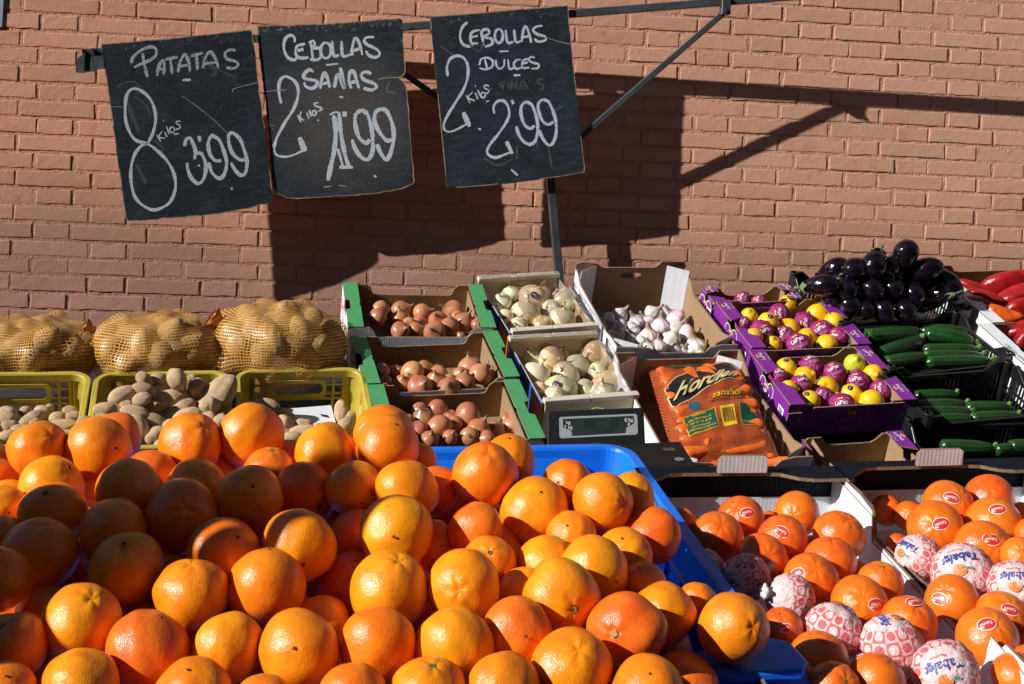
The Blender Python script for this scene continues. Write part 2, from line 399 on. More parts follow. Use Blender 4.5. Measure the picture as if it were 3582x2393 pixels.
class Board:
    def __init__(s, corners, offs, outline, name, label, mat):
        pts = [wp(*c, o) for c, o in zip(corners, offs)]                 # TL TR BL
        s.n = norm(np.cross(pts[2] - pts[0], pts[1] - pts[0])); s.n = s.n if s.n @ WN > 0 else -s.n
        s.pl = Plane(pts[0], s.n); s.u = norm(pts[1] - pts[0]); s.v = np.cross(s.n, s.u)
        P = [s.pl.hit(*p) for p in outline]; s.o = sum(P) / len(P)
        s.E = empty(name, M4(s.u, s.v, s.n, s.o), label, 'price board', 'hand chalked price boards')
        poly = [((p - s.o) @ s.u, (p - s.o) @ s.v) for p in P]
        mb = MB(); mb.prism(poly, XY, -.005, 0, 1, 0, 1)
        o = mb.build('panel', [mat, MT['hardboard']], s.E); s.k = 0
        cx_, cy_ = sum(p[0] for p in outline) / len(outline), sum(p[1] for p in outline) / len(outline); ins = [(p[0] + (cx_ - p[0]) * .006, p[1] + (cy_ - p[1]) * .006) for p in outline]
        for i in range(0, len(ins), 5):
            seg = (ins + ins[:1])[i:i + 6]
            if len(seg) > 1 and random.random() < .8: s.strokes('worn_edge', lambda p: p, [seg], random.uniform(3, 7.5), MT['hardboard'], .0001)
    def loc(s, px, py): p = s.pl.hit(px, py) - s.o; return np.array([p @ s.u, p @ s.v])
    def strokes(s, name, cv, lst, w, mat, z=.00014):
        if name in ('chalk_smear', 'scratch', 'chalk_dash') and len(lst) > 1:
            for q in lst: s.strokes(name, cv, [q], w, mat, z)
            return
        mb = MB()
        for st in lst:
            ww = w
            if isinstance(st, tuple): ww, st = st[0], st[1]
            q = catmull([s.loc(*cv(p)) for p in st], .004); n = len(q); L, R = [], []
            ph = random.random() * 6; hw = ww * .92 / 1.956 / 1045 / 2
            for i, p in enumerate(q):
                t = q[min(i + 1, n - 1)] - q[max(i - 1, 0)]; t = t / (np.linalg.norm(t) + 1e-9); nn = np.array([-t[1], t[0]])
                k = hw * (1 + .16 * math.sin(i * .35 + ph) + random.gauss(0, .07)) * (1.0 if n < 6 else min(1, .72 + i * .12, .72 + (n - 1 - i) * .12))
                L.append(p + nn * k); R.append(p - nn * k)
            s.k += 1; zz = z + s.k * 3e-6
            mb.grid([[(*a, zz) for a in R], [(*a, zz) for a in L]])
        return mb.build(name, mat, s.E)
def circ(cx, cy, rx, ry, n=10, a0=-1.5): return [(cx + rx * math.cos(a), cy + ry * math.sin(a)) for a in np.linspace(a0, a0 + 6.4, n)]
def jag(poly, amp=1.6, step=14):
    out = []
    for (x0, y0), (x1, y1) in zip(poly, poly[1:] + poly[:1]):
        n = max(1, int(math.hypot(x1 - x0, y1 - y0) / step))
        for i in range(n): out.append((x0 + (x1 - x0) * i / n + random.gauss(0, amp) * (i > 0), y0 + (y1 - y0) * i / n + random.gauss(0, amp) * (i > 0)))
    return out
B1 = Board([(355, 153), (882, 105), (440, 772)], (.205, .155, .19), jag([(354, 155), (600, 134), (874, 103), (882, 110), (905, 290), (930, 480), (956, 697), (950, 707), (880, 728), (760, 750), (600, 765), (450, 774), (440, 768), (412, 560), (386, 370)], .7),
           'price_board', 'black price board chalked PATATAS 8 kilos 3.99, hung beside the clamp sockets', MT['board'])
B1.strokes('chalk_word', c1, [[(975, 365), (990, 450), (1008, 528)], [(900, 432), (908, 395), (960, 348), (1030, 320), (1066, 336), (1068, 375), (1030, 410), (960, 440), (918, 462)],
    [(1075, 520), (1085, 460), (1105, 420), (1120, 415), (1124, 460), (1120, 508)], [(1068, 478), (1130, 470)], [(1128, 408), (1215, 390)], [(1165, 400), (1178, 505)],
    [(1218, 495), (1230, 430), (1255, 380), (1272, 375), (1292, 430), (1300, 492)], [(1225, 455), (1292, 443)], [(1305, 385), (1388, 362)], [(1345, 378), (1352, 478)],
    [(1388, 470), (1402, 400), (1430, 358), (1450, 362), (1478, 410), (1495, 468)], [(1398, 438), (1480, 425)], [(1612, 345), (1575, 340), (1540, 365), (1552, 402), (1605, 418), (1630, 440), (1600, 468), (1548, 462)]], 21, MT['chalk2'])
B1.strokes('chalk_dash', c1, [(18, [(1250, 548), (1306, 546)]), (14, [(1584, 1282), (1588, 1300)])], 18, MT['chalk'])
B1.strokes('chalk_number', c1, [[(1010, 985), (1050, 900), (1065, 800), (1040, 700), (980, 630), (915, 607), (872, 640), (857, 720), (860, 820), (885, 900), (930, 960), (1010, 985), (1080, 1035), (1150, 1110), (1193, 1200), (1200, 1290), (1165, 1380), (1100, 1425), (1040, 1435), (970, 1400), (920, 1340), (897, 1240), (897, 1150), (920, 1060), (965, 1000), (1008, 984)]], 21, MT['chalk'])
B1.strokes('chalk_word', c1, [[(1072, 925), (1100, 968)], [(1110, 898), (1086, 938), (1128, 945)], [(1128, 905), (1142, 938)], [(1140, 865), (1158, 922)], circ(1178, 888, 16, 20), [(1238, 832), (1214, 828), (1205, 845), (1232, 858), (1228, 878), (1200, 886)], [(1190, 920), (1222, 914)], [(1116, 826), (1122, 828)]], 10, MT['chalk'])
B1.strokes('chalk_price', c1, [[(1262, 1000), (1275, 955), (1300, 945), (1322, 985), (1338, 1040), (1330, 1090)], [(1345, 1050), (1375, 1050), (1402, 1100), (1408, 1165), (1390, 1230), (1355, 1256), (1312, 1222), (1287, 1165), (1280, 1115)],
    [(1445, 925), (1425, 980), (1435, 1050), (1470, 1097), (1515, 1100)], [(1440, 922), (1500, 960), (1540, 1060), (1550, 1130), (1530, 1200), (1495, 1220), (1450, 1180), (1428, 1112)],
    [(1590, 902), (1564, 930), (1572, 1005), (1600, 1060), (1645, 1095), (1680, 1090)], [(1585, 902), (1640, 950), (1675, 1040), (1690, 1110), (1680, 1180), (1650, 1200), (1610, 1165), (1580, 1112)], (22, [(1362, 930), (1368, 968)]), (14, [(1355, 1132), (1368, 1134)])], 25, MT['chalk'])
B1.strokes('scratch', c1, [(3.5, [(1240, 655), (1330, 715), (1450, 810), (1560, 915)]), (5, [(1590, 632), (1600, 608), (1700, 580), (1762, 566)]), (4, [(752, 730), (850, 732)])], 4, MT['crack'])
B1.strokes('chalk_smear', c1, [(16, [(800, 600), (850, 570), (920, 560), (960, 600)]), (10, [(1370, 380), (1500, 480), (1620, 530)]), (14, [(920, 660), (1000, 720), (1030, 800)]), (30, [(870, 700), (950, 900)]), (24, [(930, 1120), (1000, 1250)]), (20, [(1060, 960), (1110, 1010), (1110, 1060)]), (20, [(1430, 440), (1480, 500), (1440, 520)])], 10, MT['chalk_dim'], .00006)
B2 = Board([(900, 95), (1407, 66), (975, 690)], (.145, .138, .135), jag([(900, 95), (905, 90), (1150, 82), (1398, 64), (1407, 70), (1412, 160), (1418, 250), (1412, 262), (1396, 272), (1410, 285), (1422, 305), (1426, 350), (1440, 520), (1451, 635), (1444, 646), (1405, 662), (1300, 680), (1150, 690), (1030, 696), (1000, 693), (968, 678), (955, 655), (938, 450), (926, 335), (920, 330), (924, 322), (912, 230), (905, 180)], .8),
           'price_board', 'worn black price board chalked CEBOLLAS SAÑAS 1.99, brown in its middle, edges notched', MT['board_worn'])
B2.strokes('chalk_word', c9, [[(322, 168), (316, 122), (285, 107), (245, 130), (227, 190), (236, 250), (265, 300), (320, 318), (342, 292)], [(410, 180), (345, 197), (328, 240), (338, 285), (380, 302), (440, 296)], [(345, 238), (396, 226)], [(458, 165), (476, 300)],
    [(440, 170), (480, 155), (492, 188), (466, 220), (528, 216), (546, 268), (522, 315), (452, 312)], circ(588, 236, 45, 68), [(642, 155), (656, 278), (702, 276)], [(722, 155), (732, 280), (788, 276), (826, 268)], [(808, 272), (816, 200), (836, 132), (858, 142), (886, 210), (900, 278)], [(814, 242), (890, 216)], [(1002, 122), (942, 124), (916, 150), (940, 185), (1020, 225), (1050, 265), (1020, 295), (960, 282), (930, 240)]], 21, MT['chalk'])
B2.strokes('chalk_dash', c9, [[(588, 362), (692, 350)], [(702, 632), (737, 638)], (13, [(1000, 1308), (1020, 1322)]), (5, [(565, 1408), (640, 1400)]), (4, [(700, 1395), (760, 1400)])], 15, MT['chalk'])
B2.strokes('chalk_word', c9, [[(482, 422), (450, 402), (408, 430), (398, 470), (440, 485), (502, 497), (514, 530), (470, 562), (418, 546), (400, 512)], [(540, 565), (552, 490), (576, 432), (600, 470), (622, 556)], [(546, 526), (612, 512)], [(660, 556), (690, 440), (746, 556), (712, 384)],
    [(806, 562), (786, 500), (796, 422), (830, 427), (872, 562)], [(796, 512), (862, 500)], [(977, 436), (925, 420), (890, 450), (920, 490), (1000, 520), (1022, 550), (980, 576), (910, 560)]], 25, MT['chalk'])
B2.strokes('chalk_number', c9, [(22, [(205, 690), (186, 600), (190, 510), (230, 462), (290, 477), (340, 530), (350, 620), (310, 740), (240, 850), (170, 980), (142, 1070)]), (15, [(142, 1060), (160, 1128), (230, 1148), (310, 1133), (400, 1090)]), (40, [(362, 982), (408, 1102)])], 22, MT['chalk'])
B2.strokes('chalk_word', c9, [[(345, 792), (376, 852)], [(376, 760), (366, 810), (402, 836)], [(424, 770), (442, 822)], [(445, 745), (462, 802)], circ(488, 772, 17, 22), [(527, 684), (490, 690), (500, 712), (546, 728), (552, 744), (520, 757)], [(515, 832), (530, 842)]], 13, MT['chalk'])
B2.strokes('chalk_price', c9, [(34, [(655, 790), (672, 920), (662, 1080), (632, 1220), (606, 1352)]), (30, [(700, 768), (718, 950), (752, 1130), (788, 1240)]), (20, [(690, 1080), (732, 1222)]), (16, [(622, 790), (660, 768), (704, 768)]), (26, [(703, 1236), (820, 1238)]), (34, [(730, 785), (768, 780)]),
    [(890, 745), (842, 790), (842, 880), (872, 980), (930, 1030), (966, 1000)], [(890, 745), (940, 780), (975, 880), (990, 1000), (985, 1110), (945, 1172), (890, 1150), (840, 1080), (812, 1000)],
    [(1060, 735), (1012, 770), (1007, 850), (1050, 940), (1110, 1008), (1152, 1000)], [(1060, 735), (1110, 760), (1155, 860), (1170, 970), (1150, 1090), (1110, 1172), (1060, 1120), (1025, 1040)]], 30, MT['chalk'])
B2.strokes('scratch', c9, [(5, [(1035, 484), (1110, 472), (1230, 466)]), (5, [(65, 590), (170, 578), (250, 575)]), (4, [(80, 876), (150, 880)]), (3, [(1135, 500), (1110, 580), (1180, 600)])], 4, MT['crack'])
B3 = Board([(1504, 59), (1987, 18), (1563, 658)], (.174, .180, .140), jag([(1504, 59), (1750, 38), (1987, 18), (1990, 60), (2010, 260), (2030, 450), (2046, 590), (2043, 603), (1960, 618), (1800, 640), (1640, 655), (1563, 658), (1545, 480), (1522, 240)], .4),
           'price_board', 'black price board chalked CEBOLLAS DULCES 2 kilos 2.99, hung in front of the post', MT['board'])
B3.strokes('chalk_word', c2, [[(850, 152), (815, 190), (800, 250), (820, 302), (865, 317), (892, 296)], [(935, 205), (886, 218), (872, 252), (880, 295), (925, 296)], [(880, 255), (922, 245)], [(945, 210), (962, 312)], [(945, 210), (985, 200), (1000, 225), (965, 255), (1015, 266), (1020, 300), (970, 322)], circ(1066, 246, 28, 48), [(1112, 205), (1126, 290), (1166, 286)], [(1170, 203), (1182, 286), (1216, 282)],
    [(1222, 288), (1232, 215), (1252, 180), (1275, 240), (1288, 292)], [(1226, 256), (1282, 246)], [(1364, 176), (1320, 184), (1300, 208), (1330, 235), (1380, 250), (1385, 275), (1335, 285), (1310, 265)]], 19, MT['chalk'])
B3.strokes('chalk_dash', c2, [(12, [(1068, 352), (1132, 350)]), (17, [(1168, 516), (1212, 514)]), (12, [(980, 695), (1000, 690)]), (12, [(925, 882), (945, 886)]), (16, [(1150, 1160), (1195, 1200)])], 12, MT['chalk'])
B3.strokes('chalk_word', c2, [[(970, 402), (986, 472)], [(932, 448), (945, 405), (990, 395), (1025, 420), (1020, 455), (980, 475), (932, 466)], [(1045, 410), (1052, 455), (1075, 470), (1100, 452), (1104, 405)], [(1128, 405), (1138, 470), (1165, 466)], [(1218, 408), (1186, 412), (1168, 440), (1182, 470), (1222, 464)], [(1268, 402), (1232, 416), (1226, 462), (1275, 464)], [(1232, 436), (1264, 426)], [(1312, 394), (1285, 390), (1270, 410), (1300, 430), (1337, 440), (1332, 466), (1288, 470)]], 16, MT['chalk'])
B3.strokes('rubbed_out_word', c2, [[(1085, 560), (1095, 615)], [(1060, 575), (1112, 558)], [(1070, 592), (1105, 586)], [(1128, 560), (1138, 612)], [(1152, 612), (1152, 560), (1182, 606), (1190, 552)], [(1205, 616), (1228, 555), (1268, 612)], [(1215, 592), (1255, 585)], [(1370, 545), (1340, 545), (1330, 565), (1370, 585), (1366, 610), (1338, 612)]], 15, MT['chalk_dim'])
B3.strokes('chalk_number', c2, [(20, [(717, 522), (711, 460), (735, 402), (785, 382), (830, 402), (855, 460), (850, 540), (820, 620), (770, 700), (715, 790), (687, 850)]), (14, [(690, 840), (692, 885), (730, 902), (790, 880), (850, 845)]), (34, [(822, 768), (866, 866)])], 20, MT['chalk'])
B3.strokes('chalk_word', c2, [[(845, 652), (868, 706)], [(886, 630), (856, 668), (902, 690)], [(905, 635), (922, 678)], [(922, 615), (940, 662)], circ(958, 650, 15, 19), [(998, 590), (975, 582), (966, 600), (996, 618), (992, 635), (968, 642)], [(902, 588), (908, 590)]], 12, MT['chalk'])
B3.strokes('chalk_price', c2, [(20, [(1035, 778), (1030, 730), (1055, 695), (1095, 690), (1125, 720), (1137, 780), (1115, 840), (1060, 920), (1005, 990), (985, 1040), (1010, 1070), (1050, 1078), (1100, 1060), (1150, 1040)]), (32, [(1118, 968), (1158, 1052)]), (24, [(1154, 685), (1166, 712)]),
    [(1250, 695), (1222, 725), (1217, 780), (1240, 850), (1280, 880), (1310, 860)], [(1250, 695), (1292, 720), (1322, 800), (1332, 880), (1317, 960), (1280, 988), (1235, 968), (1202, 920), (1185, 865)],
    [(1370, 680), (1340, 702), (1336, 750), (1360, 820), (1400, 852), (1440, 835)], [(1370, 680), (1407, 700), (1440, 770), (1458, 850), (1455, 930), (1430, 985), (1400, 990), (1362, 940), (1342, 890)]], 23, MT['chalk'])
B3.strokes('scratch', c2, [(4, [(1330, 240), (1400, 262), (1500, 290), (1570, 305)])], 4, MT['crack'])
B3.strokes('chalk_smear', c2, [(14, [(1325, 960), (1332, 1020)]), (18, [(1190, 990), (1190, 1090)]), (16, [(1400, 980), (1430, 1150)]), (22, [(1440, 760), (1510, 725)]), (14, [(660, 310), (760, 380)]), (16, [(960, 1080), (1060, 1130), (1160, 1090)]), (14, [(860, 300), (930, 350), (960, 290)])], 10, MT['chalk_dim'], .00006)
# ================================================================== CRATES AND BOXES
def cardboard(name, col, rough=.75, corr=.5, vs=14, va=.10, spec=.3, coat=0):
    m, nt, b = newmat(name); v = tc(nt); sp = N(nt, 'SeparateXYZ', {0: v})
    w = math_(nt, 'SINE', math_(nt, 'MULTIPLY', math_(nt, 'ADD', sp.outputs[0], sp.outputs[1]), 900.0))
    c = N(nt, 'RGB').outputs[0]; c.default_value = col
    f = mapr(nt, noise(nt, vs, 5, .65), .3, .7, 1 - va, 1 + va)
    f = math_(nt, 'MULTIPLY', f, mapr(nt, w, -1, 1, 1 - .035 * corr, 1 + .035 * corr))
    c = N(nt, 'HueSaturation', {'Color': c, 'Value': f}).outputs[0]
    c = mixc(nt, mapr(nt, noise(nt, 55, 5, .7), .66, .72, 0, .35), c, lin(.2, .16, .12))
    nt.links.new(c, b.inputs['Base Color']); b.inputs['Roughness'].default_value = rough; b.inputs['Specular IOR Level'].default_value = spec; b.inputs['Coat Weight'].default_value = coat
    n1 = bump(nt, b, w, .22 * corr, .0012); bump(nt, b, noise(nt, 9, 4, .6), .3, .006, n1)
    return m
MT['kraft'] = cardboard('kraft_card', lin(.30, .19, .105)); MT['white_card'] = cardboard('white_card', lin(.70, .73, .78), .6, .35, va=.05)
MT['green_card'] = cardboard('green_card', lin(.075, .33, .125), .42, .12, spec=.45); MT['purple_card'] = cardboard('purple_card', lin(.20, .022, .27), .36, .25, spec=.5, coat=.1)
MT['black_card'] = cardboard('black_card', lin(.004, .007, .014), .6, .5, spec=.15); MT['orange_print'] = gmat('orange_print', lin(.75, .16, .02), .5)
MT['blue_card'] = cardboard('blue_card', lin(.03, .10, .32), .45, .2); MT['corr'] = gmat('corrugated_edge', lin(.30, .20, .115), .95, 420, 1, .004, 380, .45)
MT['white_ink'] = gmat('white_ink', lin(.72, .70, .74), .5); MT['yellow_ink'] = gmat('yellow_ink', lin(.85, .50, .03), .5); MT['lilac_ink'] = gmat('lilac_ink', lin(.55, .36, .6), .5)
MT['grey_ink'] = gmat('grey_ink', lin(.3, .26, .33), .5); MT['teal_ink'] = gmat('teal_ink', lin(.05, .30, .26), .5); MT['dark_ink'] = gmat('dark_ink', lin(.015, .015, .018), .5)
MT['paleprint'] = MT['white_ink']
def fit(quad, plane, off=0.0):
    BL, BR, FR, FL = [plane.hit(*q, off) for q in quad]
    r = norm((BR - BL) + (FR - FL)); b = (BL - FL) + (BR - FR); b = norm(b - r * (b @ r)); n = np.cross(r, b)
    w = (np.linalg.norm(BR - BL) + np.linalg.norm(FR - FL)) / 2; l = ((BL - FL) @ b + (BR - FR) @ b) / 2
    return r, b, n, (BL + BR + FR + FL) / 4, w, l
class Crate:
    def __init__(s, name, quad, plane, h, label, cat, group=None, off=0.0, f8=1.0):
        s.r, s.b, s.n, c, s.w, s.l = fit(quad, plane, off); s.h = h; s.c = c
        s.w *= f8; s.l *= f8
        s.E = empty(name, M4(s.r, s.b, s.n, c - s.n * h), label, cat, group)
        s.rim = Plane(c, s.n); s.px = quad
    def panel(s, name, side, poly, th, mo, mi, me=None, inset=0.0, parent=None):
        me = me or MT['corr']; mb = MB()
        if side == 'back': mb.prism(poly, XZ, s.l / 2 - inset, s.l / 2 - inset - th, 0, 1, 2)
        if side == 'front': mb.prism(poly, XZ, -s.l / 2 + inset, -s.l / 2 + inset + th, 0, 1, 2)
        if side == 'left': mb.prism(poly, YZ, -s.w / 2 + inset, -s.w / 2 + inset + th, 0, 1, 2)
        if side == 'right': mb.prism(poly, YZ, s.w / 2 - inset, s.w / 2 - inset - th, 0, 1, 2)
        return mb.build(name, [mo, mi, me], parent or s.E)
    def flat(s, name, poly, z, th, mo, me=None, mu=None):
        mb = MB(); mb.prism(poly, XY, z - th, z, 2, 0, 1); return mb.build(name, [mo, me or MT['corr'], mu or MT['kraft']], s.E)
    def floor(s, m, th=.004, ins=.004): mb = MB(); mb.box(-s.w / 2 + ins, s.w / 2 - ins, -s.l / 2 + ins, s.l / 2 - ins, 0, th); return mb.build('floor', m, s.E)
    def text(s, txt, size, frame, mat, name='lettering', shear=0, bold=0):
        v, f = textgeo(txt, size, shear, bold); mb = MB(); mb.add(v, f); return mb.build(name, mat, s.E, frame)
def FR_front(c, x, z, e=.0012, rot=0): return Matrix.Translation((x, -c.l / 2 - e, z)) @ Matrix.Rotation(math.pi / 2, 4, 'X') @ Matrix.Rotation(rot, 4, 'Z')
def FR_top(x, y, z, rot=0): return Matrix.Translation((x, y, z + .0012)) @ Matrix.Rotation(rot, 4, 'Z')
def FR_left(c, y, z, rot=0): return Matrix.Translation((-c.w / 2 - .0012, y, z)) @ Matrix.Rotation(-math.pi / 2, 4, 'Z') @ Matrix.Rotation(math.pi / 2, 4, 'X') @ Matrix.Rotation(rot, 4, 'Z')
def tray_wall(w, h, ear, low, ch=.012):
    """front/back wall outline: tall at the corners, low between"""
    a = w / 2
    return [(-a, 0), (a, 0), (a, h - ch), (a - ch, h), (a - ear + ch, h), (a - ear, h - ch), (a - ear - .006, low + .004), (a - ear - .014, low), (-a + ear + .014, low), (-a + ear + .006, low + .004), (-a + ear, h - ch), (-a + ear - ch, h), (-a + ch, h), (-a, h - ch)]
TH = .004
# ---- green topped onion crates
GREEN = []
def green_crate(quad, label):
    c = Crate('onion_crate', quad, Q2, .115, label, 'crate', 'green rimmed onion crates stepped down the display'); w, l, h = c.w, c.l, c.h
    c.floor(MT['kraft'])
    c.panel('back_panel', 'back', tray_wall(w - .002, h - .004, .2 * w, h - .038), TH, MT['white_card'], MT['kraft'])
    c.panel('front_panel', 'front', tray_wall(w - .002, h - .004, .17 * w, h - .034), TH, MT['white_card'], MT['kraft'])
    for side in ('left', 'right'):
        a = l / 2 - TH - .0005
        c.panel('side_panel', side, [(-a, 0), (a, 0), (a, h - TH), (.035, h - TH), (.03, h - .03), (-.03, h - .03), (-.035, h - TH), (-a, h - TH)], TH, MT['white_card'], MT['kraft'])
        c.panel('inner_panel', side, [(-a, .005), (a, .005), (a, h - .02), (-a, h - .02)], .003, MT['kraft'], MT['kraft'], inset=.04)
        sg = -1 if side == 'left' else 1; x0, x1 = (w / 2) * sg, (w / 2 - .043) * sg; xm = (w / 2 - .014) * sg; b = l / 2
        c.flat('rim_flap', [(x0, -b), (x1, -b), (x1, -.012), (x1 + .003 * sg, .0), (x1, .012), (x1, b), (x0, b), (x0, .032), (xm, .026), (xm, -.026), (x0, -.032)], h, .0035, MT['green_card'])
    c.text('IGP', .07, FR_left(c, -l * .28, h * .45), MT['orange_print'], 'printed_letters')
    c.text('PO', .07, FR_left(c, l * .25, h * .45), MT['orange_print'], 'printed_letters')
    GREEN.append(c); return c
C5 = lambda p: (1100 + p[0] / 1.956, 850 + p[1] / 1.956)
C6 = lambda p: (2282 + p[0] / 1.8054, 800 + p[1] / 1.8054)
C8 = lambda p: (2282 + p[0] / 1.8054, 1593 + p[1] / 1.8054)
C4 = lambda p: (p[0] / 1.956, 900 + p[1] / 1.956)
q5 = lambda *ps: [C5(p) for p in ps]
q6 = lambda *ps: [C6(p) for p in ps]
q8 = lambda *ps: [C8(p) for p in ps]
q4 = lambda *ps: [C4(p) for p in ps]
GA = green_crate(q5((170, 274), (1132, 278), (1262, 582), (255, 566)), 'rear green rimmed card crate of copper onions against the wall')
GB = green_crate(q5((250, 640), (1264, 594), (1394, 916), (335, 958)), 'middle green rimmed card crate of copper onions, its left flap cut out')
GC = green_crate(q5((358, 972), (1420, 928), (1560, 1336), (470, 1385)), 'front green rimmed card crate of onions behind the oranges')
# ---- pale wooden boxes of white onions
MT['wood'] = gmat('pale_poplar', lin(.62, .56, .46), .7, 50, .25, .001, 12, .10, stretch=(1, 8, 8)); MT['thinwood'] = gmat('thin_poplar', lin(.5, .38, .25), .7, 50, .25, .001, 12, .12, stretch=(1, 8, 8))
MT['staple'] = gmat('staple', lin(.4, .4, .4), .4, metal=1)
m, nt, b = newmat('cellophane'); out = nt.nodes['Material Output']
tr = N(nt, 'BsdfTransparent', {0: lin(.97, .97, .97)}); gl = N(nt, 'BsdfGlossy', {0: lin(1, 1, 1), 1: .12})
bp = N(nt, 'Bump', {'Strength': 1.0, 'Distance': .02, 'Height': noise(nt, 16, 3, .6)}); nt.links.new(bp.outputs[0], gl.inputs['Normal'])
fs = N(nt, 'Fresnel', {0: 1.45}); nt.links.new(bp.outputs[0], fs.inputs['Normal'])
nt.links.new(N(nt, 'MixShader', {0: mapr(nt, fs.outputs[0], .04, .9, .01, .5), 1: tr.outputs[0], 2: gl.outputs[0]}).outputs[0], out.inputs[0]); MT['film'] = m
def wood_box(quad, label):
    c = Crate('onion_box', quad, Q2, .12, label, 'box', 'film covered wooden boxes of white onions'); w, l, h = c.w, c.l, c.h
    mb = MB(); mb.box(-w / 2 + .004, w / 2 - .004, -l / 2 + .004, l / 2 - .004, 0, .004); mb.build('floor', MT['thinwood'], c.E)
    # back end board with its hand slot
    a = w / 2 - .004; sx, s0_, s1_ = .045, h - .062, h - .044; mb = MB()
    y1, y0 = l / 2 - .001, l / 2 - .007
    for p in ([-a, -sx, .004, h - .012], [sx, a, .004, h - .012], [-sx, sx, .004, s0_], [-sx, sx, s1_, h - .012]): mb.box(p[0], p[1], y0, y1, p[2], p[3])
    mb.build('end_board', MT['thinwood'], c.E)
    mb = MB(); mb.box(-a, a, -l / 2 + .001, -l / 2 + .007, .004, h - .012); mb.build('end_board', MT['thinwood'], c.E)
    for yy in (l / 2 - .02, -l / 2):
        for x0, x1 in ((-w / 2, -.006), (-.004, w / 2)):
            mb = MB(); mb.box(x0, x1, yy, yy + .02, h - .012, h); o = mb.build('rail', MT['wood'], c.E); bevel(o, .0012)
        for x in (-w / 2 + .012, w / 2 - .016):
            mb = MB(); mb.box(x, x + .006, yy + .008, yy + .0095, h, h + .001); mb.build('staple', MT['staple'], c.E)
    for sg in (-1, 1):
        x0, x1 = sorted((sg * w / 2, sg * (w / 2 - .003)))
        mb = MB(); mb.prism([(-l / 2 + .021, .0), (l / 2 - .021, .0), (l / 2 - .021, h - .018), (-l / 2 + .021, h - .018)], YZ, x0, x1, 0, 1, 2)
        mb.build('side_panel', [MT['blue_card'] if sg < 0 else MT['thinwood'], MT['thinwood'] if sg < 0 else MT['white_card'], MT['wood']], c.E)
    mb = MB(); mb.box(-w / 2 - .0035, -w / 2 - .0005, -l / 2 + .02, -l / 2 + .1, .01, h - .03); mb.build('orange_label', MT['orange_print'], c.E)
    P = np.zeros((30, 34, 3))
    for i, x in enumerate(np.linspace(-w / 2 + .001, w / 2 - .001, 30)):
        for j, y in enumerate(np.linspace(-l / 2 + .02, l / 2 - .004, 34)):
            e = min(1, (w / 2 - abs(x)) / .03) * min(1, (l / 2 - abs(y)) / .03)
            P[i, j] = (x, y, h + .0012 + e * (.006 * math.sin(x * 40 + y * 25) * math.sin(y * 33 - x * 12) + .004 * math.sin(x * 90 - y * 70)) + .012 * e)
    mb = MB(); mb.grid(P); mb.build('film', MT['film'], c.E, smooth=True)
    return c
WA = wood_box(q5((1146, 226), (1700, 188), (1912, 566), (1322, 604)), 'rear pale wooden box of white onions under clear film, before the post')
WB = wood_box(q5((1356, 632), (1954, 594), (2202, 1042), (1546, 1082)), 'front pale wooden box of white onions under clear film, above the scale')
